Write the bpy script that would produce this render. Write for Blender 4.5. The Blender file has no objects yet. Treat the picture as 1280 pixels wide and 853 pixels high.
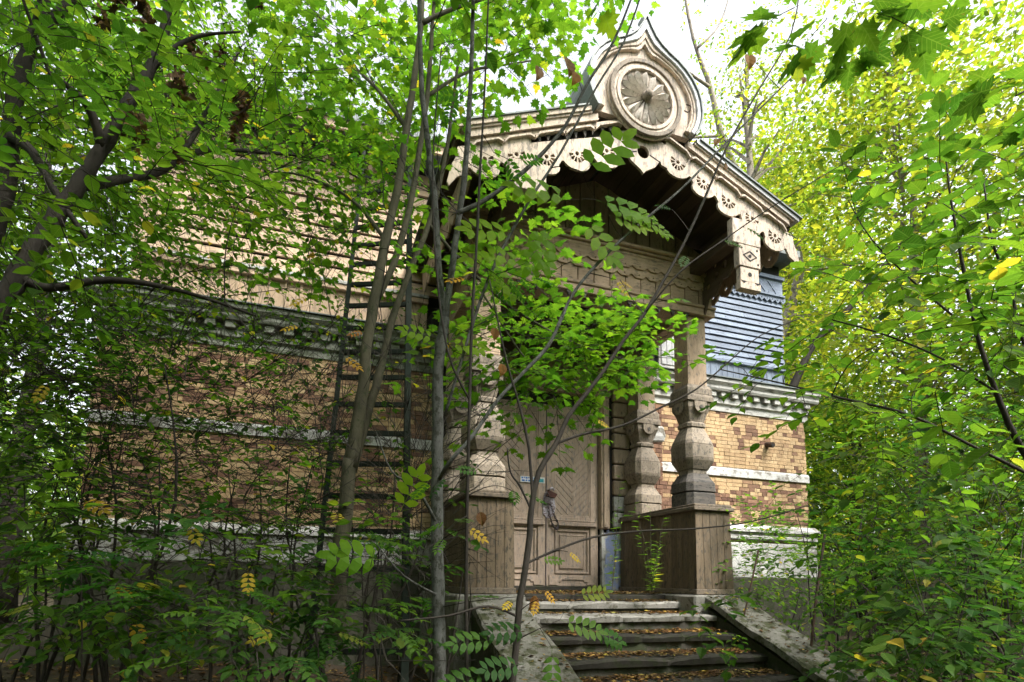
import bpy, math, random
import numpy as np
from mathutils import Vector, Matrix
from mathutils.geometry import tessellate_polygon
from mathutils import noise as mnoise
rnd = random.Random(7)
nr = np.random.RandomState(11)
PI = math.pi
sc = bpy.context.scene
COL = sc.collection

# ------------------------------------------------------------------ camera
FPX, YAW, PITCH, ROLL, SHIFT, EYE = 720.613, 19.491, 6.606, .682, 214.875, .119
def cam_axes():
    yw, pt, rl = map(math.radians, (YAW, PITCH, ROLL))
    F = np.array([math.sin(yw)*math.cos(pt), math.cos(yw)*math.cos(pt), math.sin(pt)])
    R = np.array([math.cos(yw), -math.sin(yw), 0.]); U = np.cross(R, F)
    return F, R*math.cos(rl)+U*math.sin(rl), -R*math.sin(rl)+U*math.cos(rl)
CF, CR, CU = cam_axes()
CC = np.array([0, 0, EYE])
cd = bpy.data.cameras.new('camera'); cam = bpy.data.objects.new('camera', cd); COL.objects.link(cam)
cd.sensor_width = 36; cd.lens = FPX/1280*36; cd.shift_y = SHIFT/1280
cd.clip_start = .05; cd.clip_end = 500
m = Matrix.Identity(4)
for i in range(3):
    m[i][0] = CR[i]; m[i][1] = CU[i]; m[i][2] = -CF[i]; m[i][3] = CC[i]
cam.matrix_world = m
sc.camera = cam
def at(u, v, Y):
    """the point of the place at depth Y (metres into the scene) on a survey sight line"""
    d = CF + CR*(u-640)/FPX + CU*(426.5+SHIFT-v)/FPX
    return CC + d*(Y/d[1])
def look(P):
    v = np.asarray(P)-CC; d = v@CF
    return 640+FPX*(v@CR)/d, 426.5+SHIFT-FPX*(v@CU)/d, d

# ------------------------------------------------------------------ sky, sun, exposure
SUN_EL, SUN_AZ = 52, 150      # azimuth the light comes from, clockwise from +Y
w = bpy.data.worlds.new('World'); sc.world = w; w.use_nodes = True
nt = w.node_tree; nt.nodes.clear()
sky = nt.nodes.new('ShaderNodeTexSky'); sky.sky_type = 'NISHITA'; sky.sun_disc = False
sky.sun_elevation = math.radians(SUN_EL); sky.sun_rotation = math.radians(SUN_AZ)
sky.air_density = 1.2; sky.dust_density = 4.5; sky.ozone_density = 1
hs = nt.nodes.new('ShaderNodeHueSaturation'); hs.inputs['Saturation'].default_value = .25
hs.inputs['Value'].default_value = 1.0
bg = nt.nodes.new('ShaderNodeBackground'); bg.inputs[1].default_value = .15
ow = nt.nodes.new('ShaderNodeOutputWorld')
nt.links.new(sky.outputs[0], hs.inputs['Color']); nt.links.new(hs.outputs[0], bg.inputs[0]); nt.links.new(bg.outputs[0], ow.inputs[0])
sl = bpy.data.lights.new('sun', 'SUN'); sl.energy = 1.6; sl.angle = math.radians(16); sl.color = (1, .95, .86)
so = bpy.data.objects.new('sun', sl); COL.objects.link(so)
az, el = math.radians(SUN_AZ), math.radians(SUN_EL)
sd = Vector((math.sin(az)*math.cos(el), math.cos(az)*math.cos(el), math.sin(el)))
so.rotation_euler = sd.to_track_quat('Z', 'Y').to_euler()
so.location = (0, 0, 30)
vs = sc.view_settings; vs.view_transform = 'Standard'; vs.look = 'None'; vs.gamma = 1; vs.exposure = 1.85
sc.cycles.max_bounces = 8; sc.cycles.transmission_bounces = 6; sc.cycles.diffuse_bounces = 5
sc.cycles.use_denoising = True

# ------------------------------------------------------------------ materials
def _mat(name):
    mt = bpy.data.materials.new(name); mt.use_nodes = True
    n = mt.node_tree; n.nodes.clear()
    o = n.nodes.new('ShaderNodeOutputMaterial')
    return mt, n, o
def _ramp(n, stops, interp='LINEAR'):
    r = n.nodes.new('ShaderNodeValToRGB'); r.color_ramp.interpolation = interp
    e = r.color_ramp.elements
    while len(e) > 1: e.remove(e[-1])
    e[0].position = stops[0][0]; e[0].color = (*stops[0][1], 1)
    for p, c in stops[1:]:
        k = e.new(p); k.color = (*c, 1)
    return r
def _noise(n, pos, scale, stretch=(1, 1, 1), detail=5, rough=.6):
    mp = n.nodes.new('ShaderNodeMapping'); mp.inputs['Scale'].default_value = stretch
    n.links.new(pos, mp.inputs[0])
    t = n.nodes.new('ShaderNodeTexNoise'); t.inputs['Scale'].default_value = scale
    t.inputs['Detail'].default_value = detail; t.inputs['Roughness'].default_value = rough
    n.links.new(mp.outputs[0], t.inputs['Vector'])
    return t.outputs['Fac']
def _mix(n, fac, a, b, typ='MIX'):
    x = n.nodes.new('ShaderNodeMix'); x.data_type = 'RGBA'; x.blend_type = typ
    for s, v in ((x.inputs['Factor'], fac), (x.inputs['A'], a), (x.inputs['B'], b)):
        if isinstance(v, (int, float)): s.default_value = v
        elif isinstance(v, tuple): s.default_value = (*v, 1)
        else: n.links.new(v, s)
    return x.outputs['Result']
def surface(name, base, alt, worn=None, worn_amt=.5, scale=6, stretch=(1, 1, 1), rough=.8, bump=.3,
            dirt=(.05, .045, .04), dirt_amt=.5, vary=.25, tint=None, tint_stops=None, fine=40):
    mt, n, o = _mat(name)
    g = n.nodes.new('ShaderNodeNewGeometry'); P = g.outputs['Position']
    a = _noise(n, P, scale, stretch)
    if tint:
        if tint == 'object':
            oi = n.nodes.new('ShaderNodeObjectInfo'); tf = oi.outputs['Random']
        else:
            an = n.nodes.new('ShaderNodeAttribute'); an.attribute_name = 'tint'; tf = an.outputs['Fac']
        r = _ramp(n, tint_stops); n.links.new(tf, r.inputs[0]); c = r.outputs[0]
        c = _mix(n, .45, c, _mix(n, a, (.55, .5, .45), (1.35, 1.35, 1.35)), 'MULTIPLY')
    else:
        r = _ramp(n, [(.3, base), (.7, alt)]); n.links.new(a, r.inputs[0]); c = r.outputs[0]
        if vary:
            oi = n.nodes.new('ShaderNodeObjectInfo')
            mr = n.nodes.new('ShaderNodeMapRange'); mr.inputs['To Min'].default_value = 1-vary; mr.inputs['To Max'].default_value = 1+vary*.6
            n.links.new(oi.outputs['Random'], mr.inputs['Value'])
            cb = n.nodes.new('ShaderNodeCombineColor')
            for k in range(3): n.links.new(mr.outputs[0], cb.inputs[k])
            c = _mix(n, 1., c, cb.outputs[0], 'MULTIPLY')
    if worn:
        q = _noise(n, P, scale*1.7, tuple(.5*(1+s) for s in stretch), 8, .7)
        rr = _ramp(n, [(worn_amt-.03, (0, 0, 0)), (worn_amt+.04, (1, 1, 1))]); n.links.new(q, rr.inputs[0])
        c = _mix(n, rr.outputs[0], c, worn)
    f = _noise(n, P, fine, stretch, 6, .75)
    if dirt_amt:
        q = _noise(n, P, 1.7, (1, 1, .55), 7, .72)
        rr = _ramp(n, [(.42, (0, 0, 0)), (.75, (1, 1, 1))]); n.links.new(q, rr.inputs[0])
        mu = n.nodes.new('ShaderNodeMath'); mu.operation = 'MULTIPLY'; mu.inputs[1].default_value = dirt_amt
        n.links.new(rr.outputs[0], mu.inputs[0])
        c = _mix(n, mu.outputs[0], c, dirt)
        rf = _ramp(n, [(.25, (.45, .43, .4)), (.5, (1, 1, 1))]); n.links.new(f, rf.inputs[0])
        c = _mix(n, .8, c, rf.outputs[0], 'MULTIPLY')
    p = n.nodes.new('ShaderNodeBsdfPrincipled'); p.inputs['Roughness'].default_value = rough
    p.inputs['Specular IOR Level'].default_value = .25
    n.links.new(c, p.inputs['Base Color'])
    b = n.nodes.new('ShaderNodeBump'); b.inputs['Strength'].default_value = bump; b.inputs['Distance'].default_value = .01
    n.links.new(f, b.inputs['Height']); n.links.new(b.outputs[0], p.inputs['Normal'])
    n.links.new(p.outputs[0], o.inputs[0])
    return mt
def leafmat(name, stops, source, glow=1.5, trans=.45, rough=.5, veins=True):
    mt, n, o = _mat(name)
    if source == 'object':
        oi = n.nodes.new('ShaderNodeObjectInfo'); tf = oi.outputs['Random']
    else:
        an = n.nodes.new('ShaderNodeAttribute'); an.attribute_name = 'tint'; tf = an.outputs['Fac']
    r = _ramp(n, stops); n.links.new(tf, r.inputs[0])
    g = n.nodes.new('ShaderNodeNewGeometry')
    a = _noise(n, g.outputs['Position'], 30, (1, 1, 1), 3)
    c = _mix(n, .6, r.outputs[0], _mix(n, a, (.5, .55, .5), (1.45, 1.4, 1.3)), 'MULTIPLY')
    if source == 'object' and veins:
        tc_ = n.nodes.new('ShaderNodeTexCoord'); sx = n.nodes.new('ShaderNodeSeparateXYZ'); n.links.new(tc_.outputs['Object'], sx.inputs[0])
        def mth(op, a_, b_=None):
            q = n.nodes.new('ShaderNodeMath'); q.operation = op
            for k, v in enumerate((a_, b_)):
                if v is None: continue
                if isinstance(v, (int, float)): q.inputs[k].default_value = v
                else: n.links.new(v, q.inputs[k])
            return q.outputs[0]
        ay = mth('ABSOLUTE', sx.outputs['Y']); fr = mth('FRACT', mth('SUBTRACT', mth('MULTIPLY', sx.outputs['X'], 7.), mth('MULTIPLY', ay, 6.)))
        side = mth('LESS_THAN', fr, .13); mid = mth('LESS_THAN', ay, .014); vein = mth('MULTIPLY', mth('MAXIMUM', side, mid), .4)
        c = _mix(n, vein, c, (.16, .22, .06))
    a2 = _noise(n, g.outputs['Position'], 1.6, (1, 1, 1), 2); r2 = _ramp(n, [(.35, (.62, .78, .8)), (.65, (1.25, 1.12, .9))]); n.links.new(a2, r2.inputs[0])
    c = _mix(n, 1., c, r2.outputs[0], 'MULTIPLY')
    a3 = _noise(n, g.outputs['Position'], 55, (1, 1, 1), 2); r3 = _ramp(n, [(.70, (0, 0, 0)), (.74, (1, 1, 1))]); n.links.new(a3, r3.inputs[0])
    c = _mix(n, r3.outputs[0], c, (.12, .07, .02))
    p = n.nodes.new('ShaderNodeBsdfPrincipled'); p.inputs['Roughness'].default_value = rough
    p.inputs['Specular IOR Level'].default_value = .10
    n.links.new(c, p.inputs['Base Color'])
    t = n.nodes.new('ShaderNodeBsdfTranslucent')
    tc = _mix(n, 1., c, (1.1*glow, 1.25*glow, .6*glow), 'MULTIPLY'); n.links.new(tc, t.inputs[0])
    mx = n.nodes.new('ShaderNodeMixShader'); mx.inputs[0].default_value = trans
    n.links.new(p.outputs[0], mx.inputs[1]); n.links.new(t.outputs[0], mx.inputs[2]); n.links.new(mx.outputs[0], o.inputs[0])
    return mt
V = (2.2, 2.2, .18)      # vertical grain
HX = (.18, 2.2, 2.2)     # grain along the facade
HY = (2.2, .18, 2.2)     # grain along the depth
M = {}
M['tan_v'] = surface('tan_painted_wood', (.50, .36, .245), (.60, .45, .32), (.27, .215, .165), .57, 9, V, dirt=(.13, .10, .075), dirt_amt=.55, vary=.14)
M['tan_h'] = surface('tan_painted_boards', (.50, .36, .245), (.60, .45, .32), (.27, .215, .165), .57, 9, HX, dirt=(.13, .10, .075), dirt_amt=.5, vary=.12)
M['tan_crest'] = surface('bleached_tan_wood', (.52, .425, .335), (.60, .50, .405), (.27, .235, .205), .545, 11, V, dirt=(.14, .12, .105), dirt_amt=.62, vary=.06)
M['petal'] = surface('grey_bleached_carving', (.45, .40, .345), (.56, .51, .45), (.28, .25, .22), .57, 14, (1, 1, 1), dirt=(.2, .18, .15), dirt_amt=.4, vary=.12)
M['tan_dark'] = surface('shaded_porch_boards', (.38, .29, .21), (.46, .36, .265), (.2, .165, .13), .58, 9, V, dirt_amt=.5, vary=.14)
M['cornice_green'] = surface('greened_grey_cornice', (.20, .21, .18), (.32, .33, .29), (.1, .12, .08), .53, 6, HX, dirt=(.06, .065, .045), dirt_amt=.8, vary=.06)
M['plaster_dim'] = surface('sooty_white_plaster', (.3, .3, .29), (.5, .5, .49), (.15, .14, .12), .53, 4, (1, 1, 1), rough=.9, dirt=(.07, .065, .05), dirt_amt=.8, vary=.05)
M['door'] = surface('brown_door_paint', (.37, .285, .22), (.44, .345, .27), (.24, .215, .19), .57, 10, V, dirt=(.10, .08, .065), dirt_amt=.65, vary=.08)
M['post'] = surface('weathered_post_wood', (.25, .205, .16), (.33, .275, .215), (.13, .115, .1), .55, 16, (1.6, 1.6, .5), dirt=(.05, .045, .035), dirt_amt=.85, vary=.12)
M['post_dark'] = surface('blackened_wood', (.075, .07, .068), (.16, .14, .12), (.04, .04, .04), .55, 10, HX, dirt_amt=.4, vary=.2)
M['pedestal'] = surface('brown_weathered_planks', (.13, .094, .06), (.19, .145, .1), (.075, .064, .05), .55, 12, V, dirt=(.05, .045, .03), dirt_amt=.55, vary=.3)
M['cap'] = surface('grey_brown_cap_board', (.14, .11, .08), (.21, .17, .13), (.08, .07, .06), .55, 12, HY, dirt_amt=.5, vary=.15)
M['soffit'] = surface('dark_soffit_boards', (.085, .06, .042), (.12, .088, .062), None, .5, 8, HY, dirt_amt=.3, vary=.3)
M['blue_h'] = surface('blue_grey_planks', (.17, .205, .27), (.23, .27, .34), (.12, .135, .165), .6, 9, HX, dirt=(.07, .08, .1), dirt_amt=.4, vary=.18)
M['blue_v'] = surface('blue_grey_battens', (.16, .195, .255), (.21, .25, .32), (.12, .135, .165), .6, 9, V, dirt=(.07, .08, .1), dirt_amt=.4, vary=.18)
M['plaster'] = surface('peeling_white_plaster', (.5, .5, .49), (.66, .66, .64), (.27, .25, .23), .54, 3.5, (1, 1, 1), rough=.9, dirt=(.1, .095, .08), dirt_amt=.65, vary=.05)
M['cornice'] = surface('grey_white_cornice', (.44, .44, .42), (.58, .58, .55), (.2, .19, .18), .57, 6, HX, dirt=(.1, .095, .08), dirt_amt=.6, vary=.06)
M['blue_plaster'] = surface('blue_limewash', (.33, .40, .74), (.48, .54, .82), (.62, .61, .58), .54, 6, (1, 1, 1), rough=.9, dirt_amt=.5, vary=0)
M['mortar'] = surface('lime_mortar', (.44, .32, .19), (.52, .39, .24), (.24, .17, .11), .58, 5, (1, 1, 1), rough=.95, dirt_amt=.5, vary=0)
BS = [(0, (.13, .07, .05)), (.14, (.2, .11, .075)), (.28, (.29, .17, .11)), (.36, (.47, .32, .18)), (.7, (.53, .375, .21)), (1, (.57, .42, .25))]
M['brick'] = surface('ochre_bricks', 0, 0, None, .5, 14, (1, 1, 1), rough=.9, bump=.7, dirt=(.11, .075, .05), dirt_amt=.75, tint='attr', tint_stops=BS)
M['brick_obj'] = surface('ochre_single_bricks', 0, 0, None, .5, 14, (1, 1, 1), rough=.9, bump=.7, dirt=(.08, .055, .04), dirt_amt=.85, tint='object', tint_stops=BS)  # real dirt, deepened to put the trees' shade into these left bricks
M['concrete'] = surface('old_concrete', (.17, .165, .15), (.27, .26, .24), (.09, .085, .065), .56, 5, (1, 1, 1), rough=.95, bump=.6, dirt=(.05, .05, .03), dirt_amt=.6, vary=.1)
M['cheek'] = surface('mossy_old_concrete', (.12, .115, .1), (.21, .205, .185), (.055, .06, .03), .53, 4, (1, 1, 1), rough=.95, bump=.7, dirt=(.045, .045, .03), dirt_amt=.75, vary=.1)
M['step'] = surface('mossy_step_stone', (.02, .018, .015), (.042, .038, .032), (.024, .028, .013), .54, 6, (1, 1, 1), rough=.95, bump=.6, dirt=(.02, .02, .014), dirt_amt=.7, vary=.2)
M['moss_wall'] = surface('mossy_footing', (.055, .05, .04), (.10, .095, .078), (.045, .055, .028), .5, 4, (1, 1, 1), rough=.95, bump=.5, dirt_amt=.6, vary=.1)
M['roof'] = surface('grey_green_roof_sheet', (.13, .155, .155), (.2, .225, .22), (.09, .08, .07), .6, 4, (1, 1, 1), rough=.5, dirt_amt=.4, vary=.05)
M['lead'] = surface('pale_zinc_flashing', (.38, .39, .40), (.5, .51, .52), (.22, .21, .2), .6, 7, (1, 1, 1), rough=.45, dirt_amt=.4, vary=.05)
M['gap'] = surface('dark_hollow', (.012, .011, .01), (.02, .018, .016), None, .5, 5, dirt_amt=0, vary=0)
M['iron'] = surface('rusty_iron', (.035, .028, .024), (.09, .05, .03), None, .5, 20, (1, 1, 1), rough=.7, dirt_amt=.3, vary=.1)
M['ladder'] = surface('dark_green_ladder_paint', (.006, .011, .008), (.012, .02, .014), (.025, .015, .01), .64, 10, (1, 1, 1), rough=.95, dirt_amt=.3, vary=.2)
M['steel'] = surface('pale_scratched_steel', (.38, .36, .42), (.5, .48, .54), (.16, .1, .09), .52, 20, (1, 1, 1), rough=.5, dirt_amt=.3, vary=0)
M['chain'] = surface('dark_chain_steel', (.04, .035, .04), (.1, .08, .08), None, .5, 20, rough=.5, dirt_amt=0, vary=0)
M['paper'] = surface('faded_notice_paper', (.6, .62, .6), (.7, .71, .7), None, .5, 9, (1, 1, 1), dirt_amt=.2, vary=0)
M['ink'] = surface('blue_notice_ink', (.06, .14, .42), (.08, .2, .5), None, .5, 9, (1, 1, 1), dirt_amt=.1, vary=0)
M['teal'] = surface('teal_notice_ink', (.05, .3, .36), (.08, .36, .4), None, .5, 9, (1, 1, 1), dirt_amt=.1, vary=0)
M['soil'] = surface('forest_soil', (.03, .022, .014), (.06, .045, .028), (.03, .045, .015), .6, 2.5, (1, 1, 1), rough=1, bump=.8, dirt_amt=.3, vary=0)
M['bark_olive'] = surface('olive_grey_bark', (.055, .05, .032), (.11, .1, .066), (.04, .048, .02), .58, 9, (1.5, 1.5, .5), bump=.5, dirt_amt=.5, vary=0)
M['bark_grey'] = surface('smooth_grey_bark', (.06, .062, .058), (.13, .134, .128), (.03, .034, .024), .53, 16, (1.5, 1.5, .6), bump=.7, dirt_amt=.6, vary=0, fine=70)
M['bark_dark'] = surface('dark_brown_bark', (.018, .015, .013), (.042, .035, .028), None, .6, 12, (1.5, 1.5, .5), bump=.6, dirt_amt=.3, vary=.2)
M['bark_pale'] = surface('pale_far_bark', (.22, .19, .15), (.34, .3, .25), (.1, .09, .07), .56, 5, (1.5, 1.5, .5), bump=.5, dirt_amt=.4, vary=0)
G_MAPLE = [(0, (.034, .085, .010)), (.45, (.068, .14, .014)), (.95, (.115, .185, .02)), (.975, (.2, .24, .02)), (.99, (.42, .32, .03)), (1, (.3, .16, .03))]
G_OVAL = [(0, (.034, .078, .012)), (.5, (.066, .13, .017)), (.955, (.105, .175, .022)), (.975, (.22, .24, .03)), (1, (.4, .28, .04))]
G_DARK = [(0, (.022, .06, .015)), (.5, (.04, .1, .02)), (.965, (.075, .14, .024)), (.985, (.22, .22, .04)), (1, (.4, .25, .04))]
G_YEL = [(0, (.08, .135, .02)), (.4, (.15, .205, .03)), (.72, (.29, .29, .04)), (1, (.46, .38, .06))]
G_FAR = [(0, (.04, .085, .016)), (.6, (.085, .145, .025)), (.9, (.14, .195, .035)), (1, (.32, .31, .04))]
LM = {}
for k, st, gl, tr in (('maple', G_MAPLE, 2.2, .55), ('oval', G_OVAL, 2.0, .5), ('dark', G_DARK, 1.6, .45), ('yellow', G_YEL, 1.6, .55), ('far', G_FAR, 2.0, .55)):
    LM[k] = leafmat(k+'_leaves', st, 'attr', gl, tr); LM[k+'_o'] = leafmat(k+'_leaf', st, 'object', gl, tr)
G_LIT = [(0, (.035, .02, .012)), (.5, (.09, .05, .026)), (.8, (.17, .1, .045)), (.95, (.27, .18, .06)), (1, (.42, .33, .07))]
G_ASH = [(0, (.09, .18, .010)), (.6, (.14, .25, .014)), (1, (.2, .28, .02))]
LM['ash'] = leafmat('ash_leaves', G_ASH, 'attr', 2.2, .6); LM['ash_o'] = leafmat('ash_leaf', G_ASH, 'object', 2.2, .6, veins=False)
LM['fern_o'] = leafmat('rowan_leaf', G_DARK, 'object', 1.8, .5, veins=False); LM['fern'] = LM['dark']
LM['litter'] = leafmat('fallen_leaves', G_LIT, 'attr', 1.0, .15, .7)
LM['dead'] = leafmat('withered_leaves', [(0, (.05, .03, .022)), (.6, (.12, .07, .045)), (1, (.22, .12, .06))], 'attr', 1.0, .2, .7)
LM['dead_o'] = leafmat('withered_leaf', [(0, (.12, .05, .03)), (.6, (.2, .09, .04)), (1, (.34, .15, .04))], 'object', 1.0, .35)
LM['gold'] = leafmat('golden_leaf', [(0, (.34, .2, .025)), (.6, (.42, .32, .035)), (1, (.3, .12, .03))], 'object', 1.2, .4, veins=False)

# ------------------------------------------------------------------ helpers
WL = {}
def tag(o, label=None, cat=None, group=None, kind=None):
    if label: o['label'] = label
    if cat: o['category'] = cat
    if group: o['group'] = group
    if kind: o['kind'] = kind
    return o
def empty(name, loc, label=None, cat=None, group=None, parent=None):
    o = bpy.data.objects.new(name, None); o.empty_display_size = .1; COL.objects.link(o)
    if parent: o.parent = parent; o.location = Vector(loc)-WL[parent.name]
    else: o.location = loc
    WL[o.name] = Vector(loc)
    return tag(o, label, cat, group)
def put(name, me, parent, mat, loc=None, mw=None):
    if mat is not None and not me.materials: me.materials.append(mat)
    o = bpy.data.objects.new(name, me); COL.objects.link(o)
    off = Vector((0, 0, 0))
    if parent is not None: o.parent = parent; off = WL[parent.name]
    if mw is not None:
        mw = mw.copy(); mw.translation = mw.translation-off; o.matrix_basis = mw
    elif loc is not None: o.location = Vector(loc)-off
    WL[o.name] = Vector(loc) if loc is not None else (Vector(off))
    return o
class MB:
    def __init__(s): s.v = []; s.f = []; s.t = []
    def add(s, vs, fs, tint=0.):
        b = len(s.v); s.v += [tuple(map(float, q)) for q in vs]; s.f += [tuple(i+b for i in q) for q in fs]; s.t += [tint]*len(fs)
    def box(s, x0, x1, y0, y1, z0, z1, tint=0.):
        s.add([(x0, y0, z0), (x1, y0, z0), (x1, y1, z0), (x0, y1, z0), (x0, y0, z1), (x1, y0, z1), (x1, y1, z1), (x0, y1, z1)],
              [(0, 3, 2, 1), (4, 5, 6, 7), (0, 1, 5, 4), (1, 2, 6, 5), (2, 3, 7, 6), (3, 0, 4, 7)], tint)
    def hexa(s, q):   # 8 corners: bottom ring then top ring
        s.add(q, [(0, 3, 2, 1), (4, 5, 6, 7), (0, 1, 5, 4), (1, 2, 6, 5), (2, 3, 7, 6), (3, 0, 4, 7)])
    def prism(s, outline, y0, y1, holes=(), axis='y'):
        """outline in (x, z); extruded along y. holes: lists of (x, z)"""
        loops = [list(outline)]+[list(h) for h in holes]
        tri = tessellate_polygon([[Vector((a, b, 0)) for a, b in L] for L in loops])
        flat = [p for L in loops for p in L]; n = len(flat)
        P = (lambda a, b, y: (a, y, b)) if axis == 'y' else (lambda a, b, y: (y, a, b))
        vs = [P(a, b, y0) for a, b in flat]+[P(a, b, y1) for a, b in flat]
        fs = [tuple(t) for t in tri]+[tuple(i+n for i in reversed(t)) for t in tri]
        b = 0
        for L in loops:
            k = len(L)
            for i in range(k):
                j = (i+1) % k; fs.append((b+i, b+j, b+j+n, b+i+n))
            b += k
        s.add(vs, fs)
    def rings(s, rings, cap=True):
        n = len(rings[0]); vs = [p for r in rings for p in r]; fs = []
        for k in range(len(rings)-1):
            for i in range(n):
                j = (i+1) % n; fs.append((k*n+i, k*n+j, (k+1)*n+j, (k+1)*n+i))
        if cap: fs.append(tuple(range(n-1, -1, -1))); fs.append(tuple((len(rings)-1)*n+i for i in range(n)))
        s.add(vs, fs)
    def tube(s, pts, rad, n=6, jit=0.):
        pts = [np.asarray(p, float) for p in pts]
        if not hasattr(rad, '__len__'): rad = [rad]*len(pts)
        R = []; up = np.array([.31, .17, .93]); prev = None
        for i, p in enumerate(pts):
            d = pts[min(i+1, len(pts)-1)]-pts[max(i-1, 0)]; d = d/(np.linalg.norm(d)+1e-9)
            a = np.cross(d, up if prev is None else prev)
            if np.linalg.norm(a) < .05: a = np.cross(d, (1, 0, 0))
            a /= np.linalg.norm(a); b = np.cross(a, d); prev = b if prev is None else b
            R.append([p+(a*math.cos(t)+b*math.sin(t))*rad[i]*(1+(rnd.uniform(-jit, jit) if jit else 0)) for t in [2*PI*k/n for k in range(n)]])
        s.rings(R)
    def stack(s, cx, cy, prof):
        """chamfered square sections: prof = (z, half width, chamfer share)"""
        R = []
        for z, h, c in prof:
            k = h*(1-c)
            R.append([(cx+a, cy+b, z) for a, b in ((h, -k), (h, k), (k, h), (-k, h), (-h, k), (-h, -k), (-k, -h), (k, -h))])
        s.rings(R)
    def build(s, name, mat, parent=None, kind=None, label=None, bevel=0, smooth=False, tints=False):
        me = bpy.data.meshes.new(name); me.from_pydata(s.v, [], s.f); me.validate()
        off = WL[parent.name] if parent else Vector((0, 0, 0))
        if parent: me.transform(Matrix.Translation(-off))
        if tints and len(s.t) == len(me.polygons):
            at_ = me.attributes.new('tint', 'FLOAT', 'FACE'); at_.data.foreach_set('value', s.t)
        me.materials.append(mat)
        import bmesh
        bm = bmesh.new(); bm.from_mesh(me); bmesh.ops.recalc_face_normals(bm, faces=bm.faces); bm.to_mesh(me); bm.free()
        o = bpy.data.objects.new(name, me); COL.objects.link(o)
        if parent: o.parent = parent
        WL[o.name] = Vector(off)
        if bevel:
            b = o.modifiers.new('edge', 'BEVEL'); b.width = bevel; b.segments = 1; b.limit_method = 'ANGLE'; b.angle_limit = math.radians(40)
        if smooth: me.polygons.foreach_set('use_smooth', [True]*len(me.polygons))
        return tag(o, label, kind=kind)
def bx(name, mat, parent, x0, x1, y0, y1, z0, z1, bevel=.004, label=None):
    q = MB(); q.box(x0, x1, y0, y1, z0, z1); return q.build(name, mat, parent, bevel=bevel, label=label)
def circ(cx, cz, r, n=16, a0=0): return [(cx+r*math.cos(a0+2*PI*k/n), cz+r*math.sin(a0+2*PI*k/n)) for k in range(n)]
def smoothpath(pts, rad, sub=4):
    """Catmull-Rom through the points"""
    P = [np.asarray(p, float) for p in pts]; n = len(P); out = []; rr = []
    if not hasattr(rad, '__len__'): rad = [rad]*n
    for i in range(n-1):
        p0, p1, p2, p3 = P[max(i-1, 0)], P[i], P[i+1], P[min(i+2, n-1)]
        for k in range(sub):
            t = k/sub
            out.append(.5*((2*p1)+(-p0+p2)*t+(2*p0-5*p1+4*p2-p3)*t*t+(-p0+3*p1-3*p2+p3)*t**3)); rr.append(rad[i]*(1-t)+rad[i+1]*t)
    out.append(P[-1]); rr.append(rad[-1])
    return out, rr

# ------------------------------------------------------------------ ground
CX = 3.43                     # axis of the porch
def ground_z(x, y):
    z = -1.16+.09*math.sin(x*.9+1)*math.sin(y*.7)+.04*math.sin(x*2.3+y*1.9)
    if y > 6.2: z += .22*min(1, (y-6.2)/1.6)
    if y > 9: z += .02*(y-9)
    if x > 9: z -= .02*(x-9)
    return z
def make_ground():
    xs = np.concatenate([np.linspace(-120, -9, 12), np.linspace(-8, 14, 89), np.linspace(15, 140, 12)])
    ys = np.concatenate([np.linspace(-60, -5, 6), np.linspace(-4, 12, 65), np.linspace(13, 160, 14)])
    q = MB(); nx = len(xs)
    for y in ys:
        for x in xs: q.v.append((x, y, ground_z(x, y)+(nr.uniform(-.02, .02) if abs(x-3) < 11 and -4 < y < 12 else 0)))
    for j in range(len(ys)-1):
        for i in range(nx-1): a = j*nx+i; q.f.append((a, a+1, a+nx+1, a+nx))
    o = q.build('ground', M['soil'], smooth=True); o['kind'] = 'structure'
make_ground()

# ------------------------------------------------------------------ the building
W = 8.09                      # face of the brickwork
XL, XR = -2.56, 8.63
B = empty('abandoned_building', (CX, W, 0), 'old brick and timber building with carved tan porch and blue grey boarded right end', 'building')
bx('wall', M['mortar'], B, XL, 1.76, W+.012, 14, .74, 3.12, 0); bx('wall', M['mortar'], B, 5.12, XR, W+.012, 14, .74, 3.12, 0)
bx('footing', M['moss_wall'], B, XL-.12, 1.7, W-.13, 14, -1.5, .30, .01, 'dark mossy wall footing')
bx('footing', M['moss_wall'], B, 5.1, XR+.12, W-.13, 14, -1.5, .20, .01)
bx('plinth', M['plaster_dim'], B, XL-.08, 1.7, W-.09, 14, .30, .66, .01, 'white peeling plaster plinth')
bx('plinth', M['plaster'], B, 5.1, XR+.08, W-.09, 14, .20, .80, .01)
bx('plinth_moulding', M['cornice'], B, 5.1, XR+.09, W-.11, W+.05, .86, .93, .01); bx('plinth_moulding', M['cornice'], B, 5.1, XR+.06, W-.07, W+.05, .933, 1.02, .01)
for x0, x1, z in ((XL-.12, 1.7, .66), (5.1, XR+.12, .99)):
    q = MB(); q.prism([(W+.05, z), (W-.14, z), (W-.14, z+.05), (W-.10, z+.075), (W-.03, z+.13), (W+.05, z+.14)], x0, x1, axis='x')
    q.build('plinth_ledge', M['plaster'], B)
# the porch back wall behind the door surround
bx('wall', M['gap'], B, 1.7, 5.1, W+.10, 13.9, -1.4, 3.7, 0)
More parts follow.
